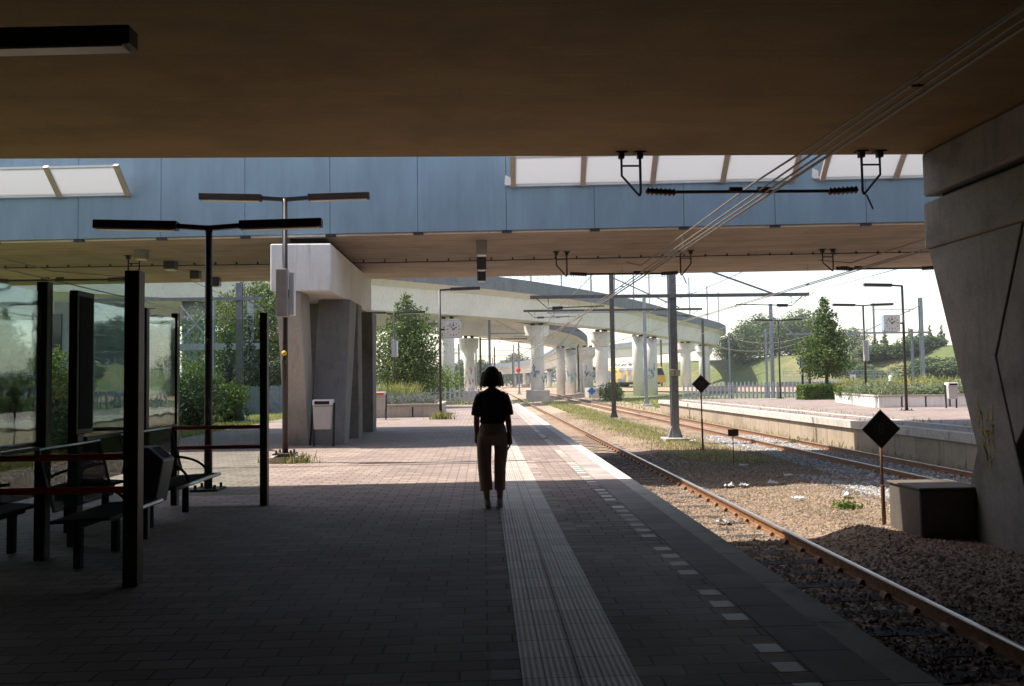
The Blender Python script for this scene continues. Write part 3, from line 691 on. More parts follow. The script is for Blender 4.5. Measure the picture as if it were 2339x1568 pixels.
def clock_post(label, loc, h, s, clab, zc):
    lamp('lamp_post', label, loc, h, (s,))
    side = s if s > 0 else -1
    c = thing('clock', clab, 'clock', (loc[0]+side*.56, loc[1], zc), 0, 'square platform clocks')
    hw = .36
    g = MB(); poly = []
    for (qx, qz, a0) in ((1, 1, 0), (-1, 1, 90), (-1, -1, 180), (1, -1, 270)):
        for k in range(5):
            a = R(a0+k*22.5); poly.append((qx*(hw-.07)+.07*math.cos(a), qz*(hw-.07)+.07*math.sin(a)))
    g.prism(poly, -.11, .11, 'y'); g.build('clock_case', 'clock_case', c)
    fp = [(x*.95, z*.95) for x, z in poly]
    for s2 in (-1, 1):
        g = MB(); g.prism(fp, s2*.111, s2*.118, 'y'); fc = g.build('clock_face', 'clock_face', c)
        g = MB()
        for k in range(12):
            a = R(k*30); L = .05 if k % 3 else .075
            p = Vector((math.sin(a)*.28*s2*-1, s2*.120, math.cos(a)*.28)); q = Vector((math.sin(a)*(.28-L)*s2*-1, s2*.120, math.cos(a)*(.28-L)))
            g.bar(p, q, .026, .003, up=(0, 1, 0))
        g.build('hour_mark', 'ink', fc)
        for (ang, L, wd) in ((56.5, .17, .035), (318, .26, .026)):
            a = R(ang); dx = math.sin(a)*(-s2)
            g = MB(); g.bar((-dx*.05, s2*.123, -math.cos(a)*.05), (dx*L, s2*.123, math.cos(a)*L), wd, .003, up=(0, 1, 0)); g.build('clock_hand', 'ink', fc)
        g = MB(); g.box(-.03, .03, s2*.1195-.001, s2*.1195+.001, .13, .19); g.build('emblem', 'ink', fc)
    g = MB(); g.bar((-side*.36, 0, 0), (-side*.52, 0, 0), .06, .07); g.build('bracket', 'black_paint', c)
clock_post('dark lamp post with one arm carrying the left clock', (-1.78, 32.87, 0), 5.37, 1, 'square white clock on the left platform in front of a viaduct column', at(1035, 753, 32.87)[2])
clock_post('dark lamp post with one arm carrying the right clock', (18.2, 33.8, 0), 5.45, -1, 'square white clock on the opposite platform against the sky', at(2036, 739, 33.8)[2])

# ------------------------------------------------------------------ bins
def bin_(label, loc, rz=0, slot='hole'):
    t = thing('litter_bin', label, 'bin', loc, rz, 'grey box litter bins on posts')
    g = MB(); g.prism([(-.205, .42), (.205, .42), (.23, 1.0), (-.23, 1.0)], -.16, .16, 'y'); g.build('bin_body', 'bin_grey', t, bevel=.02)
    g = MB(); g.box(-.235, .235, -.18, .16, 1.003, 1.15); ho = g.build('bin_hood', 'bin_white', t, bevel=.02)
    g = MB(); g.box(-.18, .18, -.186, -.17, 1.03, 1.11); g.build('bin_slot', slot, ho)
    for s in (-1, 1):
        g = MB(); g.bar((s*.235, .04, 0), (s*.262, .04, 1.06), .05, .05); g.build('post', 'black_paint', t)
    return t
b0 = bin_('pale grey litter bin on two posts before the concrete pier', (-3.94, 19.75, 0))
bin_('pale litter bin with a red slot in front of the left planter', (-4.3, 33.2, 0), 0, 'red_paint')
dup(b0, (21.15, 35.4, 0), 'pale litter bin beside the right planter near the big pier')

# ------------------------------------------------------------------ waiting shelter
sh = thing('waiting_shelter', 'dark steel and glass waiting shelter with red rails', 'shelter', (-3.4, 8.4, 0))
ox, oy = 3.4, -8.4
def sp(x, y, wd, dp, zt, z0=0): MB().box(x+ox-wd/2, x+ox+wd/2, y+oy-dp/2, y+oy+dp/2, z0, zt).build('post', 'brown_paint', sh, bevel=.008)
sp(-2.76, 6.40, .115, .115, 2.46); sp(-2.83, 10.40, .095, .10, 2.47)
sp(-4.02, 10.55, .085, .09, 2.49); sp(-4.0, 9.55, .085, .09, 2.47); sp(-4.0, 7.4, .10, .1, 2.51); sp(-4.02, 8.02, .1, .12, 2.46)
sp(-4.02, 6.40, .11, .11, 2.46)
for y, x1, x0, m_ in ((6.40, -2.82, -3.97, 1), (10.47, -2.88, -3.98, 0)):
    for z in (1.0, .745):
        g = MB(); g.tube([(x0+ox, y+oy-.04, z), (x1+ox, y+oy-.04, z)], .026, 10); g.build('rail', 'red_paint', sh, smooth=True)
def pane(y0, y1, z0, z1, X=-4.0):
    MB().box(X+ox-.004, X+ox+.004, y0+oy, y1+oy, z0, z1).build('glass_pane', 'pane', sh)
pane(6.46, 7.34, 1.02, 2.42); pane(8.1, 9.5, 1.05, 2.42); pane(9.6, 10.5, 1.05, 2.42)
g = MB(); g.box(-3.96+ox, -2.83+ox, 6.396+oy, 6.404+oy, .12, 2.4); g.build('glass_pane', 'pane', sh)
g = MB(); g.box(-3.97+ox, -2.9+ox, 10.496+oy, 10.504+oy, .12, 2.4); g.build('glass_pane', 'pane', sh)
g = MB(); g.box(-4.03+ox, -3.98+ox, 6.46+oy, 7.34+oy, .985, 1.018); g.box(-4.03+ox, -3.98+ox, 8.17+oy, 9.5+oy, 1.01, 1.048); g.box(-4.03+ox, -3.98+ox, 9.6+oy, 10.5+oy, 1.01, 1.048)
g.build('sill_bar', 'brown_paint', sh)
ic = thing('display_case', 'tall black display case mounted on the shelter back wall', 'display case', (-3.86, 7.87, 1.1))
g = MB(); g.box(-.03, .05, -.26, .07, 0, 1.36); g.build('case_body', 'sign_black', ic, bevel=.01)
g = MB(); g.box(.051, .055, -.22, .03, .05, 1.31); g.build('case_front', 'hole', ic)
# benches
def bench(label, loc, L, flip=False, arms=2):
    t = thing('waiting_bench', label, 'bench', loc, math.pi if flip else 0, 'perforated steel benches in the shelter')
    # local: seat extends to +x, length along y (0..L)
    g = MB(); g.prism([(.10, .43), (.58, .455), (.60, .445), (.60, .43), (.56, .425), (.10, .40)], 0, L, 'y'); g.build('seat', 'seat_metal', t, bevel=.004)
    g = MB(); g.tube([(.605, 0, .437), (.605, L, .437)], .021, 8); g.build('seat_edge', 'steel', t, smooth=True)
    g = MB(); g.prism([(.12, .50), (.15, .50), (.02, 1.02), (-.01, 1.02)], 0, L, 'y'); bk = g.build('backrest', 'mesh_metal', t)
    g = MB(); g.tube([(.135, 0, .5), (.005, 0, 1.025), (.005, L, 1.025), (.135, L, .5)], .013, 8); g.build('back_edge', 'steel', bk, smooth=True)
    for i in range(arms):
        y = L*(.42+.46*i) if arms == 2 else L*.5
        g = MB(); g.tube([(.09+.42*math.sin(k/8*math.pi/2), y, .455+.22*math.cos(k/8*math.pi/2)) for k in range(9)], .015, 8)
        g.build('armrest', 'seat_metal', t, smooth=True)
    for y in (.18, L-.18):
        g = MB(); g.box(.22, .28, y-.03, y+.03, 0, .348); g.build('leg', 'seat_metal', t)
    g = MB(); g.box(.2, .32, .05, L-.05, .35, .40); g.build('beam', 'seat_metal', t)
bench('dark steel bench nearest the sunlit strip, with two curved armrests', (-3.92, 8.75, 0), 1.4)
bench('dark steel bench behind the front post of the shelter', (-3.74, 6.85, 0), 1.05, arms=1)
bench('bench on the far side of the shelter glass behind the front post', (-4.2, 9.75, 0), 1.2, True)
bench('bench on the far side of the glass at the left edge', (-4.2, 7.9, 0), 1.2, True)
t = thing('litter_bin', 'dark metal bin with a slanted opening between the shelter benches', 'bin', (-3.42, 8.3, 0))
g = MB(); g.prism([(-.12, .38), (.12, .36), (.20, .80), (.05, .93), (-.16, .93)], -.15, .15, 'y'); g.build('bin_body', 'bin_dark', t, bevel=.015)
g = MB(); g.add([(.065, -.1, .925), (.185, -.1, .82), (.185, .1, .82), (.065, .1, .925)], [(0, 1, 2, 3)]); g.build('bin_slot', 'hole', t)
g = MB(); g.box(-.1, 0, -.03, .03, 0, .38); g.build('post', 'bin_dark', t)

# ------------------------------------------------------------------ signs by the track
def diamond(label, X, Y, zc, hd, num, zg=GZ):
    t = thing('track_sign', label, 'sign', (X, Y, zg), 0, 'black diamond signs by the track')
    zz = zc-zg
    g = MB(); g.tube([(.02, .02, -.1), (.01, .02, (zz-hd)*.55), (0.008, .02, (zz-hd)*.55+.01)], .033, 8); g.build('socket', 'rust', t, smooth=True)
    g = MB(); g.tube([(.01, .02, (zz-hd)*.5), (0, .02, zz)], .022, 8); g.build('pole', 'rust', t, smooth=True)
    g = MB(); g.prism([(0, zz-hd), (hd, zz), (0, zz+hd), (-hd, zz)], -.02, 0, 'y'); b = g.build('sign_board', 'sign_black', t, bevel=.006)
    g = MB()
    P = [(0, -.023, zz-hd*.93), (hd*.93, -.023, zz), (0, -.023, zz+hd*.93), (-hd*.93, -.023, zz)]
    for i in range(4): g.bar(P[i], P[(i+1) % 4], .012, .004, up=(0, 1, 0))
    g.build('sign_border', 'sign_black', b)
    text_part('number', num, hd*.75, (0, -.024, zz), (math.pi/2, 0, 0), 'faint_ink', b)
diamond('black diamond sign numbered 8 on a rusty pole beside the concrete block', 6.44, 12.79, .67, .32, '8')
diamond('black diamond sign numbered 10 on a thin pole farther along the track', 7.33, 26.7, 1.33, .315, '10', GZ+.05)
t = thing('marker_board', 'small dark rectangular board on a short stake between the tracks', 'sign', (7.0, 22.3, GZ))
g = MB(); g.tube([(0, .02, -.1), (0, .02, .88)], .014, 6); g.build('stake', 'rust', t)
g = MB(); g.box(-.15, .15, -.03, 0, .86, 1.05); g.build('sign_board', 'sign_black', t, bevel=.01)
t = thing('track_sign', 'small blue diamond sign on a thin post between the tracks', 'sign', (7.6, 56, GZ))
g = MB(); g.tube([(0, .02, -.1), (0, .02, 1.6)], .018, 6); g.build('pole', 'plate', t)
g = MB(); g.prism([(0, 1.67-.34), (.34, 1.67), (0, 1.67+.34), (-.34, 1.67)], -.02, 0, 'y'); g.build('sign_back', 'plate', t)
g = MB(); g.prism([(0, 1.67-.28), (.28, 1.67), (0, 1.67+.28), (-.28, 1.67)], -.027, -.022, 'y'); g.build('sign_board', 'sign_blue', t)

# ------------------------------------------------------------------ overhead line masts
def mast(label, X, Y, zt, w_=.2, mat='mast_grey', arms=(), braces=(), foot=True, zg=GZ, flange=False):
    t = thing('catenary_mast', label, 'mast', (X, Y, zg), 0, 'overhead line masts')
    h = zt-zg; g = MB()
    g.box(-w_/2, w_/2, -w_/2, -w_/2+w_*.14, 0, h); g.box(-w_/2, w_/2, w_/2-w_*.14, w_/2, 0, h); g.box(-w_*.09, w_*.09, -w_/2+w_*.14, w_/2-w_*.14, 0, h)
    if w_ >= .24:
        g2 = MB(); g2.prism([(-w_, .12), (w_, .12), (w_*.5, .55), (-w_*.5, .55)], -w_*.3, w_*.3, 'y'); g2.build('gusset', mat, t)
    g.build('post', mat, t)
    if foot:
        g = MB(); g.box(-w_*1.7, w_*1.7, -w_*1.7, w_*1.7, -.3, .12); g.build('footing', 'conc_mid', t, bevel=.03)
    for (xa, xb, z) in arms:
        g = MB(); g.bar((xa-X, -w_*.6, z-zg), (xb-X, -w_*.6, z-zg), .10 if w_ >= .2 else .09, .13 if w_ >= .2 else .09); a = g.build('arm', mat, t)
        for xe, s in ((xa, 1), (xb, -1)):
            g = MB()
            if abs(xe-X) < 1.2: continue
            e = xe-X+s*.25
            g.tube([(e, -w_*.6, z-zg-.05), (e+s*.45, -w_*.6, z-zg-.45), (e+s*.45, -w_*.6, z-zg-.05)], .018, 5)
            g.tube([(e+s*.45, -w_*.6, z-zg-.42), (e+s*2.6, -w_*.6, z-zg-.36)], .022, 6)
            g.tube([(e+s*.6, -w_*.6, z-zg-.42), (e+s*1.0, -w_*.6, z-zg-.41)], .06, 8)
            g.build('registration_arm', 'wire_dark', a)
    for (p, q) in braces:
        g = MB(); g.bar((p[0]-X, -w_*.3, p[1]-zg), (q[0]-X, -w_*.3, q[1]-zg), .06, .06); g.build('brace', mat, t)
    return t
MZ = bed(7.3, 30.4)
m2 = mast('stout grey mast with a plate numbered 2 on a concrete footing', 7.3, 30.4, 7.5, .28, 'mast_grey', [(1.8, 12.6, 4.7)], [((7.3, 6.2), (11.2, 4.76))], zg=MZ)
pz = at(1543, 852, 30.2)[2]-MZ
g = MB(); g.box(-.215, .215, -.165, -.145, pz-.12, pz+.12); pl = g.build('number_plate', 'plate', m2, bevel=.008)
text_part('number', '2', .2, (0, -.168, pz), (math.pi/2, 0, 0), 'ink', pl)
mast('dark brown mast between the tracks beyond the numbered one', 8.0, 49, 8.7, .25, 'mast_brown', [(2.5, 13.6, 5.8)], [((8.1, 7.8), (12.2, 5.9))])
mast('light grey mast in the grass right of the blue diamond sign', 15.2, 74.3, 9.1, .28, 'mast_grey', [(6.0, 15.2, 7.8)])
mast('tall grey mast rising straight behind the person', .75, 96, 11.3, .3, 'mast_grey', [(.8, 6.4, 7.2)], [((.8, 9.2), (4.3, 7.3))])
mast('dark mast just left of the person', -.4, 105, 9.7, .26, 'mast_brown', [(-.4, 6, 7.0)], [((-.4, 8.8), (2.5, 7.1))])
far = [('thin distant mast left of the person beside the second column', -1.3, 140, 8.6, .3), ('slender mast standing between the two left viaduct columns', -4.0, 130, 7.6, .28),
       ('mast carrying a small red disc beside a viaduct column', 6.4, 144, 10.6, .28), ('distant mast on the main line right of the person', 8.0, 210, 11.0, .32),
       ('thin mast in front of the teal graffiti column', 17.6, 181, 11.6, .3), ('thin mast right of the teal graffiti column', 17.9, 150, 11.1, .3),
       ('grey mast before the column with a concrete plinth', 16.6, 110, 10.3, .3), ('thin mast near the front of the yellow train', 40, 178, 10.2, .3),
       ('double mast beside the last viaduct columns', 36.5, 131, 11.2, .34), ('mast at the foot of the slope right of the viaduct', 48, 154, 9.9, .3),
       ('pale mast halfway up the grass slope', 60, 187, 9.6, .28)]
for (lb, X, Y, zt, w_) in far:
    mast(lb, X, Y, zt, w_, 'mast_grey' if rnd.random() < .5 else 'mast_brown', [(X-4.5, X+.2, zt-1.6)] if X < 20 else (), [((X, zt-.6), (X-2.6, zt-1.5))] if X < 20 else ())
for o in list(COL.objects):
    if o.get('label', '').startswith('mast carrying'):
        g = MB(); g.ell([(-.15, -.3, 3.9, .02, .02), (-.15, -.3, 3.98, .30, .1), (-.15, -.3, 4.3, .45, .12), (-.15, -.3, 4.62, .30, .1), (-.15, -.3, 4.7, .02, .02)], 12); g.build('disc', 'red_sig', o)
mast('tall grey mast behind the palisade fence left of the conical tree', 22.0, 60, 7.1, .22, 'mast_grey', [], [((22.1, 6.1), (24.6, 4.0))])
mast('slim grey mast just left of the tall one behind the palisade', 23.9, 66.5, 5.6, .15, 'mast_grey')
mast('tall grey mast behind the opposite planter near the big pier', 32.0, 57, 7.15, .23, 'mast_grey', [(22, 32.6, 4.6)], [((32, 6.6), (27.5, 4.6))])
mast('thin grey mast paired beside the tall one near the big pier', 31.55, 57.5, 4.9, .14, 'mast_grey')
mast('thin mast on the ridge behind the right clock', 76, 152, 15.5, .3, 'mast_grey', [(76, 84, 14.2)], zg=5)
mast('blue-grey mast beyond the lawn seen through the shelter', at(547, 800, 33)[0], 33, 5.7, .24, 'mast_grey', [(-16.2, at(598, 683, 33)[0], at(598, 683, 33)[2])], [((-10.1, 5.3), (-9.0, 4.6))], zg=-.05)
# receding line of masts on the main line
recl = ['first of the tiny masts receding along the main line', 'second of the tiny masts receding along the main line', 'third of the tiny masts receding along the main line', 'fourth of the tiny masts receding along the main line', 'fifth of the tiny masts receding along the main line', 'most distant tiny mast on the main line']
for i, Y in enumerate((190, 235, 275, 320, 370, 430)):
    X = 7.2 if i % 2 else 1.5
    mast(recl[i], X+Y*.006, Y, 9.5, .34, 'mast_brown', [(X-4+Y*.006, X+4+Y*.006, 7.4)], foot=False)

# ------------------------------------------------------------------ overhead lines
def wx(px, py, z):
    d = ray(px, py); return d.x*(z-EYE)/d.z
def oline(label, X, dx, cz, mz, ys, drop, mat):
    t = thing('overhead_line', label, 'overhead wires', (X, 0, 0), 0, 'overhead lines')
    def mess(y, a, b):
        s = (y-a)/(b-a); return mz(a)+(mz(b)-mz(a))*s-.55*4*s*(1-s)*min(1, max(0, (b-a-10)/40))
    for e, zz, n_ in ((dx, cz, 'contact_wire'), (-dx, cz+.02, 'contact_wire')):
        MB().tube([(e, ys[0], zz), (e, ys[-1], zz)], .015, 6).build(n_, mat, t)
    g = MB(); P = []
    for a, b in zip(ys[:-1], ys[1:]):
        for k in range(10): y = a+(b-a)*k/10; P.append((0, y, mess(y, a, b)))
    P.append((0, ys[-1], mz(ys[-1]))); g.tube(P, .016, 6); g.build('messenger_wire', mat, t)
    for a, b in zip(ys[:-1], ys[1:]):
        if a > 130: break
        n = max(2, int((b-a)/drop))
        for k in range(1, n):
            y = a+(b-a)*k/n; z1 = mess(y, a, b)
            g = MB(); g.tube([(0, y, cz), (0, y, z1)], .006, 4); g.tube([(-dx-.02, y, cz+.0), (dx+.02, y, cz+.0)], .014, 5); g.tube([(0, y-.05, z1), (0, y+.05, z1)], .022, 5); g.build('dropper', mat, t)
XW = 4.52
oline('overhead contact wires running over the near track', XW, .055, 4.52, lambda y: 4.76 if y < 28 else 5.9, [-12, 12.9, 22.4, 28.5, 46, 96, 144, 190, 235, 320, 430], 4.2, 'wire')
oline('overhead contact wires running over the track by the opposite platform', 10.6, .05, 4.52, lambda y: 4.78 if y < 28 else 5.9, [-12, 12.9, 22.4, 28.5, 46, 96, 144, 190, 235, 320, 430], 4.2, 'wire')
oline('overhead contact wires left of the shelter beyond the lawn', -11.9, .05, 4.5, lambda y: 4.76 if y < 28 else 5.8, [-12, 12.9, 22.4, 33, 78, 130], 4.2, 'wire')
g = MB(); xq = wx(1950, 318, 4.50); g.tube([(xq, -12, 4.5), (xq, 12.9, 4.5), (xq+.0, 34, 4.5), (xq-.3, 60, 4.6)], .02, 6)
tag(g.build('feeder_wire', 'wire'), 'single heavier wire right of the near contact wires', 'wire')
# registration assemblies hung below the bridges
def hanger(label, xa, xb, Y, z, ztop=H, flipl=False, clamps=()):
    t = thing('registration_assembly', label, 'wire support', ((xa+xb)/2, Y, z), 0, 'wire supports hung below the bridges')
    c = (xa+xb)/2; top = ztop-z-.004
    for xe, s in ((xa, 1), (xb, -1)):
        e = xe-c
        g = MB(); i, o_ = e-s*.06, e-s*.36
        g.tube([(i, 0, top), (i, 0, -.0), (i-s*.02, 0, -.06)], .022, 6); g.tube([(o_, 0, top), (o_, 0, top-.38), (i-s*.02, 0, -.06)], .020, 6)
        g.tube([(i, 0, top-.22), (o_, 0, top-.22)], .016, 6)
        for q in (i, o_): g.box(q-.09, q+.09, -.07, .07, top-.02, top); g.box(q-.045, q+.045, -.045, .045, top-.10, top-.02)
        g.build('hanger', 'black_paint', t)
        g = MB(); P = []; rr = []
        for k in range(15): P.append((e+s*(.02+.035*k), 0, .02-.002*k)); rr.append(.03 if k in (0, 14) else (.068 if k % 2 else .038))
        g.tube(P, rr, 10); g.build('insulator', 'insul', t, smooth=True)
    g = MB(); g.tube([(xa-c+.5, 0, .0), (xb-c-.5, 0, .0)], .028, 8)
    for q in clamps: g.tube([(q-c-.1, 0, .03), (q-c+.1, 0, .03)], .05, 8)
    g.build('strut', 'black_paint', t)
    g = MB(); g.tube([(xb-c+.12, 0, -.06), (xb-c+.22, .0, -.30)], .016, 6); g.build('loose_strap', 'wire_dark', t)
Ys = 12.55
hanger('black wire support with ribbed insulators hung from the dark bridge edge', at(1472, 438, Ys)[0], at(1962, 434, Ys)[0], Ys, at(1700, 438, Ys)[2], clamps=(at(1680, 438, Ys)[0], at(1745, 438, Ys)[0]))
hanger('wire support under the blue bridge above the near track', at(1300, 622, 22.4)[0], at(1550, 617, 22.4)[0], 22.4, at(1430, 626, 22.4)[2], clamps=(4.4, 4.7))
hanger('wire support under the blue bridge beside the big pier', at(1908, 612, 22.4)[0], at(2145, 605, 22.4)[0], 22.4, at(2000, 614, 22.4)[2], clamps=(10.4, 10.8))
hanger('wire support under the blue bridge at the left above the shelter', -13.6, at(288, 628, 22.4)[0], 22.4, at(150, 640, 22.4)[2], clamps=(-12.1, -11.7))
# sagging cables hung among the far masts
def sag(label, p, q, s, r=.03):
    p, q = Vector(p), Vector(q); g = MB()
    g.tube([p.lerp(q, k/12)-Vector((0, 0, s*4*(k/12)*(1-k/12))) for k in range(13)], r, 5)
    tag(g.build('sagging_cable', 'wire'), label, 'cable', 'sagging cables between masts')
sag('pale cable sagging in front of the big viaduct column', at(1180, 790, 90), at(1300, 735, 60), 1.0)
sag('second pale cable sagging below the first beside the viaduct column', at(1180, 798, 92), at(1330, 725, 52), 1.8)
sag('pale cable sagging below the viaduct between two masts', at(1320, 775, 110), at(1500, 752, 80), 1.4)
sag('pale cable crossing the sky left of the tall palisade mast', at(1640, 792, 90), at(1880, 762, 70), 1.0, .02)
sag('lower pale cable before the dark trees', at(1680, 775, 90), at(1900, 748, 60), .8, .02)
sag('pale cable running up to the end of the numbered mast arm', at(1560, 770, 70), at(1862, 668, 29), .3, .015)
sag('pale rope drooping at the foot of the paired viaduct columns', at(1528, 897, 92), at(1600, 893, 92), .9, .05)
sag('second pale rope drooping right of the paired column feet', at(1600, 893, 92), at(1680, 899, 92), .8, .05)
sag('cable over the railings of the viaduct', at(1600, 705, 80), at(2060, 612, 24), .4, .012)

# ------------------------------------------------------------------ viaducts
def sweep(path, prof, name, mat, parent, closed=True, dz=None):
    g = MB(); n = len(prof); vs = []
    for i, p in enumerate(path):
        d = (path[min(i+1, len(path)-1)]-path[max(i-1, 0)]).normalized(); nl = Vector((-d.y, d.x))
        for (a, z) in prof: q = p+nl*a; vs.append((q.x, q.y, z+(dz(p.y) if dz else 0)))
    fs = []
    for i in range(len(path)-1):
        for k in range(n if closed else n-1): fs.append((i*n+k, i*n+(k+1) % n, (i+1)*n+(k+1) % n, (i+1)*n+k))
    fs.append(tuple(range(n))); fs.append(tuple((len(path)-1)*n+k for k in range(n)))
    g.add(vs, fs); return g.build(name, mat, parent)
def column(parent, X, Y, dia, zt, graff=None, plinth=None, cap=True):
    z0 = GZ-.2
    g = MB(); r = dia/2
    g.ell([(X, Y, z0, r, r), (X, Y, zt-2.3, r, r), (X, Y, zt-1.0 if cap else zt-.25, r, r)], 28); c = g.build('column', 'conc_viacol', parent, smooth=False)
    for p in c.data.polygons: p.use_smooth = len(p.vertices) == 4
    if cap:
        g = MB(); g.ell([(X, Y, zt-2.2, r*1.01, r*1.01), (X, Y, zt-1.5, r*1.75, r*1.3), (X, Y, zt-.3, r*1.85, r*1.35)], 28); g.build('capital', 'conc_viacol', c)
    for sx in (-.9, .3):
        g = MB(); g.box(X+r*sx, X+r*(sx+.6), Y-r*.5, Y+r*.5, zt-.3, zt+.02); g.build('bearing', 'hole', c)
    if plinth:
        g = MB(); g.box(X-plinth, X+plinth, Y-plinth, Y+plinth, z0, GZ+1.3); g.build('plinth', 'conc_mid', c, bevel=.04)
    if graff:
        q = random.Random(int(X*100)); g = MB()
        for s in range(9):
            a = q.uniform(-2.6, -.6); z = q.uniform(1.5, 3.2) if graff == 'paint_blue' else q.uniform(.3, 2.8); P = []
            for k in range(7):
                a += q.uniform(-.16, .16); z = max(-.2, z+q.uniform(-.35, .35)); P.append((X+(r+.006)*math.cos(a), Y+(r+.006)*math.sin(a), z))
            g.tube(P, .05 if graff != 'paint_teal' else .11, 5)
        g.build('graffiti', graff, c)
    return c
def viaduct(label, pts, zt, zb_, wd, cols, webin=1.5):
    v = thing('viaduct', label, 'viaduct', (0, 0, 0), 0, 'curved concrete viaducts')
    path = catmull([(a, b, 0) for a, b in pts], 8); path = [Vector((p.x, p.y)) for p in path]
    zs = zt-1.4
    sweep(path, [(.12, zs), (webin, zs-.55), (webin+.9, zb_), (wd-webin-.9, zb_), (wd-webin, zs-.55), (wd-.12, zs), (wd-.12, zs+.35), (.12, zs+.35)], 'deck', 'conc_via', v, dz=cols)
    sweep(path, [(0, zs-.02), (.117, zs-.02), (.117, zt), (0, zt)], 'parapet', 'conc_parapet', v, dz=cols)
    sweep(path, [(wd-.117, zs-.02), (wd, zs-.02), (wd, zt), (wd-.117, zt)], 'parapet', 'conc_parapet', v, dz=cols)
    return v, path
def place_cols(v, path, wd, zb_, cols):
    out = []
    for (px, dia, gf, pl, cap) in cols:
        best = None
        for i in range(len(path)-1):
            for k in range(6):
                p = path[i].lerp(path[i+1], k/6); d = (path[i+1]-path[i]).normalized(); q = p+Vector((-d.y, d.x))*wd/2
                e = abs(projx(q.x, q.y)-px)
                if best is None or e < best[0]-1e-6: best = (e, q)
        column(v, best[1].x, best[1].y, dia, zb_, gf, pl, cap)
P1 = [(-52, 38.5), (-44, 44.5), (-36, 51), (-28, 57.5), (-20, 64.5), (-12, 71.5), (-4, 78.5), (3.05, 85.5), (9.4, 93), (16.3, 102.5), (22.5, 112.5), (28.8, 124), (39.2, 143), (49.6, 163), (55.3, 181), (57, 204), (53, 234), (43, 265)]
v1, path1 = viaduct('long white viaduct curving across the tracks to the right', P1, 12.55, 8.4, 6.6, None, 1.15)
place_cols(v1, path1[:108], 8.4, 8.4, [(1024, 1.4, None, None, True), (1228, 1.65, 'paint_blue', 1.35, True), (1376, 1.75, None, 2.2, True), (1459, 1.7, None, None, False), (1488, 2.0, 'paint_blue', None, False), (1568, 1.9, None, None, True), (1606, 1.5, None, None, True), (1628, 1.5, None, None, True)])
c_ = column(v1, -23.9, 66.5, 1.75, 8.6, 'paint_blue', None, False); c_.data.materials[0] = MATS['bluegrey_wall']
# railing on top
rl = MB()
for i, p in enumerate(path1):
    d = (path1[min(i+1, len(path1)-1)]-path1[max(i-1, 0)]).normalized(); n = Vector((-d.y, d.x)); q = p+n*.06
    rl.tube([(q.x, q.y, 12.55), (q.x, q.y, 14.0)], .03, 4)
    if i:
        for z in (12.95, 13.45, 13.95): rl.tube([(pq.x, pq.y, z), (q.x, q.y, z)], .018, 4)
    pq = q
rl.build('railing', 'galv', v1)
for i in range(0, len(path1), 5):
    p = path1[i]; d = (path1[min(i+1, len(path1)-1)]-path1[max(i-1, 0)]).normalized(); n = Vector((-d.y, d.x)); q = p+n*1.0
    if i > 50 and i < 110:
        g = MB(); g.tube([(q.x, q.y, 11.3), (q.x, q.y, 19.5)], .12, 6); g.tube([(q.x, q.y, 18.2), (q.x+n.x*4, q.y+n.y*4, 18.2)], .06, 5); g.build('line_mast', 'mast_grey', v1)
P2 = [(-42, 60), (-34, 66), (-26, 72), (-17, 79), (-8, 87), (-1, 94.5), (4.2, 104), (9.2, 117.5), (15.5, 136), (20.8, 158), (22.6, 184), (20.5, 212), (14, 245), (2, 285)]
v2, path2 = viaduct('lower second viaduct curving behind the first and down to the left', P2, 10.6, 7.2, 6.4, lambda y: -3.6*max(0, min(1, (y-140)/90)), 1.15)
place_cols(v2, path2, 7.6, 7.2, [(1072, 1.35, 'paint_red', 1.8, True), (1200, 1.35, 'paint_red', 1.2, True)])
place_cols(v2, path2[:78], 4.0, 7.2, [(1281, 1.5, None, None, False), (1305, 1.9, 'paint_teal', None, False), (1331, 1.8, 'paint_teal', None, True)])
for i in (88, 91, 94, 97, 100):
    p = path2[i]; column(v2, p.x-3, p.y, 1.2, 7.2-3.6*max(0, min(1, (p.y-140)/90)), None, None, False)
column(v2, 17.6, 134, 1.7, 7.2, 'paint_blue', None, True)
# ------------------------------------------------------------------ train
tp0, tp1 = Vector((27.3, 171, 0)), Vector((35.4, 158, 0))
td = (tp1-tp0).normalized(); ta = math.atan2(td.y, td.x)
tr = thing('train', 'yellow and grey train behind the viaduct columns', 'train', (tp0.x, tp0.y, -.1), ta)
L = (tp1-tp0).length
g = MB(); g.prism([(-1.45, .9), (1.45, .9), (1.5, 1.4), (1.48, 3.4), (1.2, 3.95), (-1.2, 3.95), (-1.48, 3.4), (-1.5, 1.4)], 0, L-1.2, 'x'); g.build('body', 'train_mottle', tr)
g = MB(); g.add([(L-1.2, -1.45, .9), (L-1.2, 1.45, .9), (L-1.2, 1.48, 3.4), (L-1.2, 1.2, 3.95), (L-1.2, -1.2, 3.95), (L-1.2, -1.48, 3.4), (L, -1.3, .8), (L, 1.3, .8), (L-.1, 1.3, 2.1), (L-.8, 1.1, 3.8), (L-.8, -1.1, 3.8), (L-.1, -1.3, 2.1)],
                [(0,1,2,3,4,5), (6,7,8,11), (8,9,10,11), (0,1,7,6), (1,2,8,7), (2,3,9,8), (3,4,10,9), (4,5,11,10), (5,0,6,11)]); cb_ = g.build('cab', 'train_yellow', tr)
g = MB(); g.add([(L-.12, -1.05, 2.25), (L-.12, 1.05, 2.25), (L-.72, .95, 3.6), (L-.72, -.95, 3.6)], [(0,1,2,3)])
for v_ in range(len(g.v)): x, y, z = g.v[v_]; g.v[v_] = (x+.06, y, z+.02)
g.build('windscreen', 'glass_dark', cb_)
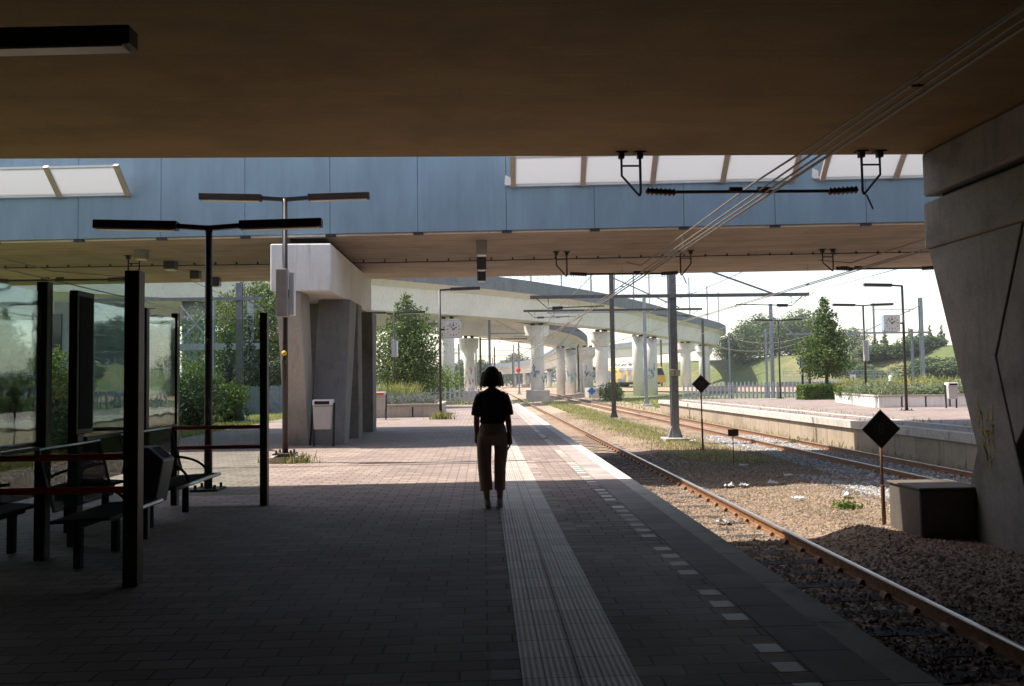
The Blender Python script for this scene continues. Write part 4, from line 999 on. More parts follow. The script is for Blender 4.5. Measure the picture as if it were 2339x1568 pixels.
for s in (-1, 1):
    g = MB(); g.box(L-.02, L+.03, s*.85-.16, s*.85+.16, 1.45, 1.75); g.build('headlight', 'yellow', cb_)
for s in (-1, 1):
    g = MB(); g.box(L-3.0, L-2.1, s*1.505-.01, s*1.505+.01, 2.3, 3.1); g.build('window', 'glass_dark', tr)
g = MB(); g.prism([(-1.19, 3.953), (1.19, 3.953), (.8, 4.25), (-.8, 4.25)], 0, L-1.5, 'x'); g.build('roof', 'train_roof', tr)
for x in (L-3.4, L-6.0, 2, 4.6):
    g = MB(); g.tube([(x, -.85, .45), (x, .85, .45)], .45, 14); g.build('wheelset', 'hole', tr)
g = MB(); g.box(.1, L-1.5, -1.2, 1.2, .45, .88); g.build('underframe', 'wood_dark', tr)
t = thing('railway_track', 'raised curved track carrying the yellow train', 'railway track', (0, 0, 0))
pth = [Vector((p.x, p.y)) for p in catmull([(-4, 200, 0), (tp0.x, tp0.y, 0), (tp1.x, tp1.y, 0), (46, 137, 0), (60, 112, 0), (90, 72, 0)], 10)]
sweep(pth, [(-2.6, -.97), (2.6, -.97), (1.7, -.25), (-1.7, -.25)], 'embankment', 'railbed', t)
for a in (-.75, .75): sweep(pth, [(a-.05, -.25), (a+.05, -.25), (a+.05, -.1), (a-.05, -.1)], 'rail', 'rail', t)

# ------------------------------------------------------------------ hill on the right
def hillz(X, Y):
    d2 = .87*(X-46)+.49*(Y-137)-13
    s = max(0, min(1, d2/22)); s = s*s*(3-2*s)
    return -1.1+(6.6+max(-.5, min(2, .03*(X-50))))*s+.4*sgn_noise(X*.13, Y*.11)*s
g = MB(); nx, ny = 90, 90
vs = []
for j in range(ny+1):
    for i in range(nx+1):
        X = 34+200*(i/nx)**1.3; Y = 45+270*(j/ny)**1.1; vs.append((X, Y, hillz(X, Y)-.02))
g.add(vs, [(j*(nx+1)+i, j*(nx+1)+i+1, (j+1)*(nx+1)+i+1, (j+1)*(nx+1)+i) for j in range(ny) for i in range(nx)])
struct(g.build('hill', 'hill', recalc=False, smooth=True))
g = MB(); g.bar((54.5, 145, -.3), (73, 111, -.3), .4, 1.6)
tag(g.build('retaining_wall', 'wood_dark'), 'low dark retaining wall at the foot of the grass slope', 'wall')

# ------------------------------------------------------------------ vegetation
def leaves(pts, size, mat, name, parent, seed=1, aspect=.6, jit=.35):
    q = random.Random(seed); vs = []; fs = []
    for p in pts:
        s = size*(1-jit+2*jit*q.random())
        n = Vector((q.gauss(0, 1), q.gauss(0, 1), q.gauss(.5, .8))).normalized()
        a = n.cross(Vector((q.gauss(0, 1), q.gauss(0, 1), q.gauss(0, 1)))).normalized(); b = n.cross(a)
        p = Vector(p); o = len(vs)
        vs += [p-a*s*.5, p+b*s*aspect*.5+n*s*.08, p+a*s*.5, p-b*s*aspect*.5+n*s*.08]; fs.append((o, o+1, o+2, o+3))
    g = MB(); g.v = [tuple(v) for v in vs]; g.f = fs
    return g.build(name, mat, parent, recalc=False)
def clumps(cs, n, q, flat=.85, shell=.55):
    out = []; tot = sum(c[3]**2 for c in cs)
    for (x, y, z, r) in cs:
        for _ in range(int(n*r*r/tot)):
            d = Vector((q.gauss(0, 1), q.gauss(0, 1), q.gauss(0, 1))).normalized()*r*(shell+(1-shell)*q.random()+.25*max(0, q.gauss(0, .4)))
            out.append((x+d.x, y+d.y, z+d.z*flat))
    return out
def tree(name, label, loc, h, w_, tr_h, mat, seed, n, leaf, shape='cone', group='trees', nb=26):
    q = random.Random(seed); t = thing(name, label, 'tree', loc, 0, group)
    cs = []
    for k in range(nb):
        s = (k+.5)/nb; z = tr_h+(h-tr_h)*s
        if shape == 'oval': rad = w_/2*min(1, (1-s)*1.9)**.8*(.6+.4*min(1, s*5+.2))
        elif shape == 'cone': rad = w_/2*(1-s)**.75*(.55+.45*min(1, s*6+.3))
        elif shape == 'round': rad = w_/2*math.sqrt(max(.02, 1-(2*s-1)**2))
        else: rad = w_/2*(1-s)
        a = k*2.4+q.random(); rr = rad*q.uniform(.45, .85)
        cs.append((math.cos(a)*rr, math.sin(a)*rr, z, max(.16*w_*.5, rad*q.uniform(.42, .68))))
        cs.append((-math.cos(a)*rr*.5, -math.sin(a)*rr*.6, z+q.uniform(-.2, .2), max(.12*w_*.5, rad*q.uniform(.35, .55))))
    leaves(clumps(cs, n, q), leaf, mat, 'crown', t, seed)
    g = MB(); r0 = .045*w_/2+.05; g.tube([(0, 0, -.1), (.02, 0, tr_h), (0, .03, tr_h+(h-tr_h)*.6), (0, 0, h*.95)], [r0, r0*.8, r0*.4, .01], 8)
    for k in range(8):
        a = k*2.4; z = tr_h+(h-tr_h)*.08*k; g.tube([(0, 0, z), (math.cos(a)*w_*.18, math.sin(a)*w_*.18, z+.3), (math.cos(a)*w_*.33, math.sin(a)*w_*.33, z+.45)], [r0*.4, r0*.25, .008], 5)
    g.build('trunk', 'bark', t, smooth=True)
    return t
tree('tree', 'broad leafy tree behind the left planter', (at(928, 800, 47.5)[0], 47.5, -.1), 6.75, 4.3, 1.2, 'leaf_tree', 11, 17000, .16, 'oval', nb=40)
tree('conical_tree', 'conical leafy tree above the clipped hedge on the right', (at(1886, 800, 52)[0], 52, 0), 6.65, 3.9, 1.9, 'leaf_tree', 12, 14000, .15, 'cone', nb=34)
# left trees and bushes
def bush(name, label, loc, w_, h, mat, seed, n, leaf, group='bushes'):
    q = random.Random(seed); t = thing(name, label, 'bush', loc, 0, group)
    cs = []
    for k in range(14):
        a = q.random()*6.28; rr = w_/2*q.uniform(0, .7); z = h*q.uniform(.15, .72)
        cs.append((math.cos(a)*rr, math.sin(a)*rr, z, w_*q.uniform(.16, .28)))
    pts = [p for p in clumps(cs, n, q, .95) if p[2] > -.1]
    leaves(pts, leaf, mat, 'foliage', t, seed)
    g = MB()
    for k in range(4):
        a = k*1.6; g.tube([(0, 0, -.1), (math.cos(a)*w_*.12, math.sin(a)*w_*.12, h*.3), (math.cos(a)*w_*.25, math.sin(a)*w_*.25, h*.6)], [.05, .035, .01], 5)
    g.build('stem', 'bark', t)
    return t
def px_loc(px, Y, z=0): a = at(px, 850, Y); return (a[0], Y, z)
tree('tree', 'large green tree behind the blue mast at left', px_loc(600, 58), 8.6, 8.0, .4, 'leaf_tree', 21, 20000, .24, 'round', nb=34)
tree('tree', 'green tree left of the conifers behind the lawn', px_loc(545, 72), 7.6, 5.0, .4, 'leaf_tree', 22, 12000, .22, 'round')
tree('conifer', 'dark conifer behind the blue mast', px_loc(570, 46), 5.6, 2.4, .2, 'leaf_conifer', 23, 5000, .13, 'spire')
tree('conifer', 'second dark conifer left of the blue mast', px_loc(522, 48), 4.6, 2.2, .2, 'leaf_conifer', 24, 4500, .13, 'spire')
bush('bush', 'bright green bush overgrowing the fence left of the blue mast', px_loc(447, 34, -.05), 3.2, 3.0, 'leaf_lime', 31, 9000, .11)
bush('bush', 'dark ivy bush at the lawn edge below the bright one', px_loc(440, 30, -.05), 2.6, 1.9, 'leaf_dark', 32, 7000, .10)
bush('bush', 'sunlit bush seen between the shelter posts', px_loc(150, 32, -.05), 2.8, 3.7, 'leaf_lime', 33, 8000, .10)
bush('bush', 'low ivy in front of the dark fence behind the shelter', px_loc(150, 20, -.05), 1.7, 1.25, 'leaf_dark', 34, 5000, .08)
bush('bush', 'rounded bush beside the blue-grey board fence', px_loc(520, 33, -.05), 2.2, 2.0, 'leaf_lime', 35, 6000, .10)
bush('bush', 'dry grassy shrub above the dark fence at far left', px_loc(60, 26, -.05), 3.4, 1.7, 'weeds', 36, 6000, .12)
bush('bush', 'dark bush behind the pale pier', px_loc(640, 47, -.05), 3.2, 4.2, 'leaf_dark', 37, 8000, .14)
# board fences on the left
def board_fence(label, p, q, h, mat, n):
    p, q = Vector(p), Vector(q); t = thing('board_fence', label, 'fence', p)
    d = (q-p)/n; g = MB()
    for i in range(n):
        a = d*i; b = d*(i+.93); hh = h*(1+rnd.uniform(-.03, .03))
        g.add([a, b, b+Vector((0, 0, hh)), a+Vector((0, 0, hh)), a+Vector((0, .03, 0)), b+Vector((0, .03, 0)), b+Vector((0, .03, hh)), a+Vector((0, .03, hh))],
              [(0,1,2,3),(7,6,5,4),(0,4,5,1),(1,5,6,2),(2,6,7,3),(3,7,4,0)])
    g.build('boards', mat, t)
    for i in range(0, n+1, max(1, n//5)):
        a = d*i; MB().box(a.x-.05, a.x+.05, a.y+.035, a.y+.13, -.1, h*1.05).build('post', 'wood_dark', t)
board_fence('blue-grey weathered board fence behind the lawn', px_loc(545, 40, -.1), px_loc(668, 42, -.1), 1.55, 'fence_blue', 44)
board_fence('dark board fence behind the shelter', px_loc(20, 23, -.1), px_loc(430, 33, -.1), 1.2, 'wood_dark', 70)
# stair tower far left
st = thing('stair_tower', 'grey concrete abutment with an outside stair at far left', 'building', px_loc(150, 62, -.5))
g = MB(); g.box(-.9, 3.6, 0, 4, 0, 8.5); g.build('wall', 'bluegrey_wall', st)
g = MB(); g.box(-1.4, -.3, -.15, 0.02, .2, 7.6); g.build('door', 'glass_dark', st)
g = MB()
for k in range(14): g.box(.3+k*.2, .52+k*.2, -1.2, -.01, 3.3+k*.22, 3.36+k*.22)
g.bar((.3, -1.2, 3.2), (3.1, -1.2, 6.2), .06, .2); g.build('stair', 'mast_grey', st)
g = MB(); g.bar((.3, -1.2, 4.2), (3.1, -1.2, 7.2), .05); 
for k in range(8): g.bar((.3+k*.4, -1.2, 3.2+k*.43), (.3+k*.4, -1.2, 4.2+k*.43), .04)
g.build('railing', 'mast_grey', st)
g = MB(); g.box(-1.2, 3.6, -1.25, -.02, 3.05, 3.2); g.build('landing', 'mast_grey', st)
# lattice portal at far left: two posts with cross beam
t = thing('lattice_portal', 'grey steel portal frame behind the left trees', 'steel frame', px_loc(520, 52, -.5))
for x in (-1.0, 1.45): MB().box(x-.17, x+.17, -.17, .17, 0, 7.5).build('post', 'mast_grey', t)
MB().box(-3.6, 2.4, -.15, .15, 4.3, 4.7).build('beam', 'mast_grey', t)
g = MB()
for (p, q) in (((-3.2, 4.7), (-1.0, 7.2)), ((-1.0, 4.7), (-3.0, 7.2)), ((-3.2, 1.0), (-1.2, 4.2)), ((-1.2, 1.0), (-3.2, 4.2))): g.bar((p[0], 0, p[1]), (q[0], 0, q[1]), .05)
g.build('cross_bracing', 'galv', t)

# planters
def planter(label, poly, h, pt='conc_mid'):
    t = thing('planter', label, 'planter', (poly[0][0], poly[0][1], 0)); bx, by = poly[0]; n = len(poly)
    g = MB(); gc = MB()
    for i in range(n):
        p, q = Vector((poly[i][0]-bx, poly[i][1]-by, 0)), Vector((poly[(i+1) % n][0]-bx, poly[(i+1) % n][1]-by, 0)); L = (q-p).length; k = max(1, round(L/1.1))
        for j in range(k):
            a, b = p.lerp(q, j/k+.006), p.lerp(q, (j+1)/k-.006); g.bar(a+Vector((0, 0, h/2)), b+Vector((0, 0, h/2)), .16, h)
        gc.bar(p+Vector((0, 0, h+.033)), q+Vector((0, 0, h+.033)), .24, .06)
    g.build('planter_wall', pt, t); gc.build('coping', 'conc_mid', t)
    g = MB(); g.add([(x-bx, y-by, h-.06) for x, y in poly], [tuple(range(n))]); g.build('soil', 'railbed', t)
    return t
planter('left concrete planter with lavender behind the pale bin', [(-6.6, 35.0), (-1.95, 35.0), (-1.95, 39.5), (-6.6, 39.5)], .52)
planter('angled concrete planter full of lavender on the opposite platform', [(18.62, 37.2), (26.5, 36.8), (26.5, 47), (20.6, 46)], .52, 'conc_light')
def herb(name, label, n, fn, hgt, mat, cat, group=None, wd=.03):
    q = random.Random(hash(label) % 1000 if False else len(label)*7); vs = []; fs = []
    for _ in range(n):
        x, y, z = fn(q); h = hgt*q.uniform(.35, 1.2); a = q.random()*6.28; dx, dy = math.cos(a)*wd, math.sin(a)*wd; lx, ly = q.gauss(0, .22)*h, q.gauss(0, .22)*h; o = len(vs)
        vs += [(x-dx, y-dy, z), (x+dx, y+dy, z), (x+lx+dx*.6, y+ly+dy*.6, z+h*.7), (x+lx*1.3, y+ly*1.3, z+h)]; fs.append((o, o+1, o+2, o+3))
    g = MB(); g.v = vs; g.f = fs; o = g.build(name, mat, recalc=False)
    if cat: tag(o, label, cat, group)
    else: struct(o, 'stuff')
    return o
def mounds(name, mat, n, xa, xb, ya, yb, z, rmin, rmax, leaf, seed, per):
    q = random.Random(seed); cs = [(q.uniform(xa, xb), q.uniform(ya, yb), z+q.uniform(-.05, .12), q.uniform(rmin, rmax)) for _ in range(n)]
    return struct(leaves(clumps(cs, n*per, q, .8, .3), leaf, mat, name, None, seed, aspect=.28), 'stuff')
mounds('lavender', 'lavender', 34, -6.2, -2.3, 35.3, 38.6, .62, .3, .48, .15, 61, 230)
mounds('lavender', 'sage', 95, 19.4, 26.0, 37.4, 42.5, .62, .35, .62, .17, 62, 230)
mounds('lavender', 'leaf_lime', 26, 19.6, 26.0, 37.6, 44.5, .6, .2, .4, .14, 63, 160)
mounds('tall_weeds', 'weeds', 40, 20.9, 26.0, 41.5, 46.2, 1.0, .3, .6, .13, 64, 110)
mounds('tall_weeds', 'weeds', 22, -5.2, -3.5, 38, 41, 1.0, .25, .5, .12, 65, 100)
def patchy(x, y): return .45+.55*max(0, sgn_noise(x*1.9, y*1.7)+.3)
herb('tall_weeds', 'xxx', 900, lambda q: (-4.3+q.gauss(0, .45), q.uniform(38, 41), .3), 1.15, 'weeds', None, wd=.02)
herb('tall_weeds', 'xxxx', 500, lambda q: (q.uniform(20.6, 25.8), q.uniform(41.0, 46.5), .3), 1.1, 'weeds', None, wd=.02)
herb('lavender', 'x', 500, lambda q: (q.uniform(-6.3, -2.2), q.uniform(35.3, 38.8), .5), .62, 'lavender', None, wd=.012)
herb('lavender', 'xx', 300, lambda q: (q.uniform(19.3, 26.2), q.uniform(37.3, 42), .5), .72, 'lavender', None, wd=.012)
herb('grass', 'g1', 16000, lambda q: (lambda x, y: (x, y, bed(x, y)-.01))(7.2+q.gauss(0, .75), 22.5+34*q.random()**.9), .12, 'grass_blades', None, wd=.012)
herb('grass', 'g11', 2500, lambda q: (lambda x, y: (x, y, bed(x, y)-.01))(q.uniform(5.2, 9), q.uniform(12.5, 24)), .07, 'grass_blades', None, wd=.008)
herb('grass', 'g2', 5000, lambda q: (8+q.uniform(-1.5, 1), q.uniform(56, 90), -1.03), .2, 'grass_blades', None, wd=.03)
herb('grass', 'g22', 9000, lambda q: (q.uniform(11.8, 30), q.uniform(58, 105), -1.16), .28, 'grass_blades', None, wd=.05)
herb('grass', 'g3', 16000, lambda q: (-8.85-5.5*q.random()**1.2, q.uniform(12, 42), .0), .12, 'grass_blades', None, wd=.014)
herb('grass', 'g33', 420, lambda q: (E2+.3+q.choice((.3, 1.5, 2.0))+q.gauss(0, .08), q.uniform(20, 54), .0), .13, 'grass_blades', None, wd=.014)
herb('grass', 'g4', 260, lambda q: (-3.92+q.gauss(.15, .2), 15.8+q.gauss(0, .12), .0), .2, 'grass_blades', None, wd=.012)
herb('grass', 'g44', 260, lambda q: (-1.78+q.gauss(0, .25), 32.8+q.gauss(0, .1), .0), .35, 'grass_blades', None, wd=.014)
herb('grass', 'g5', 900, lambda q: (E2+.02-abs(q.gauss(0, .12)), q.uniform(17, 54), bed(12.2, 30)), .3, 'grass_blades', None, wd=.012)
herb('grass', 'g6', 500, lambda q: (-.5+q.gauss(0, 2.2), 52.7+q.gauss(0, .2), -.05), .35, 'grass_blades', None, wd=.02)
# weed tuft on the ballast
for (X, Y, lb, r) in ((6.6, 14.5, 'small green weed tuft on the dry ballast in the sun', .12), (11.8, 29.5, 'green weed growing against the opposite platform wall', .22)):
    q = random.Random(int(X*10)); t = thing('weed', lb, 'plant', (X, Y, bed(X, Y)))
    leaves([(q.gauss(0, r), q.gauss(0, r), abs(q.gauss(0, r*.6))) for _ in range(260)], .07, 'leaf_lime', 'foliage', t, 5)
# hedge
hd = thing('hedge', 'clipped box hedge below the conical tree', 'hedge', (at(1838, 900, 50.8)[0], 50.8, 0))
q = random.Random(5); pts = []
for _ in range(11000):
    L_ = q.random()*4.1; f = q.choice((0, 1, 2)); y = L_*.12
    if f == 0: p = (L_, y+q.gauss(0, .03), q.uniform(.0, .93))
    elif f == 1: p = (L_, y+q.uniform(0, 1.2), .93+q.gauss(0, .03))
    else: p = (q.choice((0, 4.1))+q.gauss(0, .04), q.uniform(0, 1.2), q.uniform(0, .93))
    pts.append(p)
leaves(pts, .13, 'leaf_lime', 'foliage', hd, 6)
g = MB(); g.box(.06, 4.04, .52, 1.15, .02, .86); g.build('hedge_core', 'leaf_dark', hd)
# trees on the right hill
big = [(1700, 120, 9.0, 9.0, 'rounded tree at the left end of the dark grove'), (1735, 128, 10.5, 10, 'tallest rounded tree of the dark grove'), (1770, 124, 9.0, 9, 'dark tree behind the tall palisade mast'), (1805, 118, 8.6, 8.5, 'dark tree right of the slender lamp post'),
       (1835, 122, 10.6, 9.5, 'large dark tree behind the conical tree'), (1868, 118, 8.6, 8, 'dark tree peeping right of the conical tree'), (1948, 106, 5.6, 6.5, 'low rounded tree left of the opposite loudspeaker'), (1660, 160, 7, 9, 'small distant tree beyond the viaduct end')]
bt = None
for i, (px, Y, h, w_, lb) in enumerate(big):
    Y += 55
    X = at(px, 800, Y)[0]; loc = (X, Y, hillz(X, Y)-.6)
    if i < 2:
        bt = tree('tree', lb, loc, h, w_, .8, 'leaf_far', 50+i, 5500, .42, 'round', 'trees of the dark grove'); bt0 = bt if i == 0 else bt0
    else:
        s = bt0 if i % 2 else bt; bh = 9.0 if i % 2 else 10.5
        dup(s, loc, lb, rz=i*1.3, scale=(w_/9.5, w_/9.5, h/bh))
con = [(1975, 92, 'small conifer on the ridge right of the opposite loudspeaker'), (2000, 93, 'conifer on the ridge below the thin ridge mast'), (2022, 92, 'conifer on the ridge below the right clock'), (2050, 95, 'short conifer on the ridge just left of the right clock post'), (2078, 92, 'conifer on the ridge just right of the right clock post'), (2102, 92, 'conifer on the ridge midway between clock post and mast'), (2125, 92, 'conifer on the ridge just left of the tall right mast'), (2152, 90, 'conifer on the ridge nearest the big pier')]
c0 = None
for i, (px, Y, lb) in enumerate(con):
    Y += 58
    X = at(px, 800, Y)[0]; loc = (X, Y, hillz(X, Y)-.1); s = 1.12*[.85, 1.0, 1.15, .6, 1.1, 1.05, 1.2, 1.15][i]
    if c0 is None: c0 = tree('conifer', lb, loc, 3.1, 1.8, .2, 'leaf_far', 70, 1500, .2, 'spire', 'conifers on the ridge', nb=14); c0.scale = (s,)*3
    else: dup(c0, loc, lb, rz=i, scale=s)
bs = [(1985, 78, 4.5, 2.6), (2015, 74, 5, 3.0), (2045, 70, 4.5, 2.8), (2075, 66, 4.2, 2.9), (2100, 72, 5, 3.2), (1955, 84, 5, 3), (2130, 74, 4.5, 2.6), (2160, 70, 4.6, 2.8), (2000, 88, 5.5, 3.2), (2060, 84, 5, 3), (2110, 84, 5, 2.8), (1925, 90, 5, 2.6), (1900, 96, 5, 2.2)]
bl = ['bush left of the lamp post behind the planter', 'dark bush above the yellow weeds', 'dense bush behind the bollard light', 'darkest bush left of the right clock post', 'bush right of the clock post on the slope', 'bush behind the construction fence', 'bush below the tall right mast', 'bush beside the big pier edge', 'upper bush below the ridge conifers', 'upper bush below the right clock', 'upper bush between clock post and mast', 'pale bush right of the conical tree', 'low bush just behind the conical tree']
q0 = None
for i, (px, Y, w_, h) in enumerate(bs):
    Y += 58; w_ *= 1.9; h *= .85
    X = at(px, 840, Y)[0]; loc = (X, Y, hillz(X, Y)-.2)
    if i == 0: q0 = bush('bush', bl[i], loc, 4.5, 2.6, 'leaf_far', 80, 4500, .26, 'bushes on the right slope')
    elif i == 1: q1 = bush('bush', bl[i], loc, 5.0, 3.0, 'leaf_dark', 81, 4500, .26, 'bushes on the right slope')
    else: dup(q1 if i == 3 else q0, loc, bl[i], rz=i*1.1, scale=(w_/4.6, w_/4.6, h/2.7), group='bushes on the right slope')
# a far belt of trees along the horizon
q = random.Random(9)
pts = []
for k in range(240):
    X = -420+k*4.2; 
    cy = 430+q.uniform(-25, 25); hh = q.uniform(5, 11)
    pts.append((X, cy, hh*.45, hh*.6))
o = leaves(clumps(pts, 70000, q, .9, .3), 1.1, 'leaf_dark', 'distant_woods', None, 9); struct(o, 'stuff')
tl = [(1100, 250, 9, 'hazy tree behind the second left column'), (1060, 210, 8, 'green tree between the two left viaduct columns'), (1040, 150, 5.5, 'low green shrub tree beside the clock column'), (1180, 380, 15, 'far hazy tree at the end of the main line'), (1215, 400, 13, 'far hazy tree right of the line end'), (1150, 390, 12, 'far hazy tree left of the line end')]
tb = None
for i, (px, Y, h, lb) in enumerate(tl):
    loc = px_loc(px, Y, -1)
    if tb is None: tb = tree('tree', lb, loc, 9, 8, .8, 'leaf_far', 90, 4000, .5, 'round', 'hazy trees down the line')
    else: dup(tb, loc, lb, rz=i*1.7, scale=h/9)
tree('tree', 'green shrub at the left viaduct column foot', px_loc(985, 60, -.5), 3.2, 4.5, .3, 'leaf_lime', 95, 4000, .2, 'round')
bush('bush', 'green scrub beside the concrete plinth under the viaduct', (14.8, 92, -.9), 3.6, 1.7, 'leaf_lime', 96, 3500, .2)

# ------------------------------------------------------------------ fences
def palisade(label, pts, h, n_gap=.155):
    t = thing('palisade_fence', label, 'fence', (pts[0][0], pts[0][1], 0), 0, 'pale palisade fences'); b = Vector((*pts[0], 0)); g = MB(); r = MB()
    for p, q in zip(pts[:-1], pts[1:]):
        p, q = Vector((*p, 0))-b, Vector((*q, 0))-b; n = int((q-p).length/(n_gap*2)); d = (q-p)/n; u = d.normalized()
        for i in range(n):
            c = p+d*i; z0 = pts[0][2] if len(pts[0]) > 2 else 0
            g.prism([(0, 0)]*0 or [(-.055, .0), (.055, .0), (.055, h-.08), (.0, h), (-.055, h-.08)], -.012, .012, 'y')
            for k in range(len(g.v)-10, len(g.v)): x, y, z = g.v[k]; g.v[k] = (c.x+u.x*x-u.y*y, c.y+u.y*x+u.x*y, z+PZ)
        for z in (.35, h-.3): r.bar(p+Vector((0, .04, z+PZ)), q+Vector((0, .04, z+PZ)), .05, .05)
        m_ = max(1, int((q-p).length/2.75))
        for i in range(m_+1):
            c = p.lerp(q, i/m_); MB().box(c.x-.05, c.x+.05, c.y+.06, c.y+.16, PZ-.3, PZ+h-.1).build('post', 'mast_grey', t)
    g.build('pales', 'fence_galv', t); r.build('rail', 'fence_galv', t)
PZ = 0.0
palisade('pale palisade fence closing the end of the near platform', [(-8.5, 52.9), (-.35, 52.9)], 1.12)
PZ = -.05
palisade('pale palisade fence at the end of the opposite platform', [(14.4, 57.0), (25.2, 58.2), (31, 58.5)], 1.25)
# rope barrier posts seen at foot of columns
# construction mesh fence
cf = thing('mesh_fence', 'wire mesh construction fence behind the hedge', 'fence', (at(1790, 870, 59)[0], 59, -.05))
for i in range(5):
    g = MB(); a, b = i*1.75, i*1.75+1.65
    for (p, q) in (((a, 0, .1), (b, 0, .1)), ((a, 0, 1.95), (b, 0, 1.95)), ((a, 0, .1), (a, 0, 2.0)), ((b, 0, .1), (b, 0, 2.0))): g.tube([p, q], .022, 6)
    for k in range(1, 14): g.tube([(a+k*.12, 0, .1), (a+k*.12, 0, 1.95)], .011, 3)
    for k in range(1, 8): g.tube([(a, 0, .1+k*.24), (b, 0, .1+k*.24)], .011, 3)
    g.build('fence_panel', 'galv', cf)
t = thing('notice_board', 'white warning notice hung on the mesh fence', 'sign', (at(1950, 865, 58.8)[0], 58.9, -.05))
g = MB(); g.box(-.22, .22, -.02, 0, 1.05, 1.65); g.build('sign_board', 'white', t); g = MB(); g.box(-.22, .22, -.022, -.0, .8, 1.04); g.build('lower_board', 'plate', t)
g = MB(); g.prism([(-.08, 1.2), (.08, 1.2), (.03, 1.5), (-.03, 1.5)], -.026, -.021, 'y'); g.build('symbol', 'ink', t)
t = thing('fence_stack', 'stack of grey metal fence panels behind the hedge', 'stack', (at(1935, 880, 57.0)[0], 57.0, .02))
for k in range(7):
    g = MB(); z = .06+k*.09; x0_ = -1.9+rnd.uniform(-.1, .1)
    for (a, b) in (((x0_, 0), (x0_+3.5, 0)), ((x0_, .9), (x0_+3.5, .9)), ((x0_, 0), (x0_, .9)), ((x0_+3.5, 0), (x0_+3.5, .9))): g.bar((a[0], a[1], z), (b[0], b[1], z), .06, .05)
    for j in range(1, 12): g.bar((x0_+j*.29, 0, z), (x0_+j*.29, .9, z), .02)
    g.build('fence_panel', 'galv', t)
t = thing('wayfinding_sign', 'blue and white sign on a dark post beside the hedge', 'sign', (at(1833, 860, 52.3)[0], 52.3, 0))
g = MB(); g.box(-.06, .06, -.05, .05, 0, 2.3); g.build('pole', 'black_paint', t)
g = MB(); g.box(-.2, .2, -.08, -.052, 2.05, 2.75); b_ = g.build('sign_board', 'sign_blue', t, bevel=.01)
g = MB(); g.box(-.13, .13, -.085, -.081, 2.12, 2.32); g.prism([(-.1, 2.4), (.1, 2.4), (0, 2.62)], -.085, -.081, 'y'); g.build('symbol', 'white', b_)
t = thing('short_post', 'plain dark post behind the conical tree trunk', 'post', (at(1849, 860, 56)[0], 56, 0))
g = MB(); g.box(-.07, .07, -.06, .06, 0, 4.0); g.build('pole', 'brown_paint', t); g = MB(); g.box(-.09, .09, -.08, .08, 4.003, 4.05); g.build('pole_cap', 'black_paint', t)
t = thing('bollard_light', 'short bollard light with a white cap among the yellow weeds', 'bollard', (at(2035, 890, 43.0)[0], 43.0, .45))
g = MB(); g.tube([(0, 0, 0), (0, 0, .75)], .06, 10); g.build('pole', 'brown_paint', t); g = MB(); g.ell([(0, 0, .753, .1, .1), (0, 0, 1.0, .1, .1), (0, 0, 1.05, .06, .06)], 12); g.build('cap', 'white', t)
# litter on the ballast
lt = [(1822, 1124, 'crumpled clear plastic scrap in the bridge shade'), (1800, 1077, 'white paper scrap farther into the bridge shade'), (1766, 1089, 'crumpled white wrapper in the middle of the shaded ballast'), (1698, 1092, 'small white paper near the lit mound'), (1664, 1092, 'flat white scrap leftmost of the litter in the shade'), (1698, 1056, 'paired white scraps below the small dark board'), (1934, 1122, 'crushed plastic bottle near the weed tuft'), (1582, 1001, 'pale rag on the grass near the mast footing'), (1652, 1166, 'white scrap lying against the near rail')]
for i, (px, py, lb) in enumerate(lt):
    X, Y = G(px, py, -.72); q = random.Random(i); g = MB(); c = []
    n = 7
    for k in range(n):
        for j in range(n):
            c.append((X-.1+.2*k/(n-1)+q.gauss(0, .012), Y-.07+.14*j/(n-1)+q.gauss(0, .012), bed(X, Y)+.05+abs(q.gauss(0, .03))))
    g.add(c, [(k*n+j, k*n+j+1, (k+1)*n+j+1, (k+1)*n+j) for k in range(n-1) for j in range(n-1)])
    tag(g.build('litter', 'litter', recalc=False), lb, 'litter', 'litter on the track bed')

# ------------------------------------------------------------------ air
hz = bpy.data.materials.new('haze'); hz.use_nodes = True; ht = hz.node_tree; ht.nodes.remove(ht.nodes['Principled BSDF'])
pv = ht.nodes.new('ShaderNodeVolumePrincipled'); pv.inputs['Density'].default_value = 0.0004; pv.inputs['Color'].default_value = (0.95, 0.95, 0.97, 1); pv.inputs['Anisotropy'].default_value = 0.2
ht.links.new(pv.outputs[0], ht.nodes['Material Output'].inputs['Volume'])
g = MB(); g.box(-3010, 3010, -410, 4510, -2.3, 40); struct(g.build('haze', hz), 'stuff')
# ------------------------------------------------------------------ person
def fuse(mb, name, mat, parent, voxel, smooth_it=6, sub=False):
    o = mb.build('tmp', mat)
    md = o.modifiers.new('r', 'REMESH'); md.mode = 'VOXEL'; md.voxel_size = voxel
    ms = o.modifiers.new('s', 'SMOOTH'); ms.factor = .5; ms.iterations = smooth_it
    dg = bpy.context.evaluated_depsgraph_get(); dg.update()
    me = bpy.data.meshes.new_from_object(o.evaluated_get(dg)); bpy.data.objects.remove(o)
    for p in me.polygons: p.use_smooth = True
    me.name = name; r = bpy.data.objects.new(name, me); COL.objects.link(r); r.parent = parent; return r
pe = thing('person', 'person in black T-shirt and brown cropped trousers walking away on the platform', 'person', (.10, 9.8, .006))
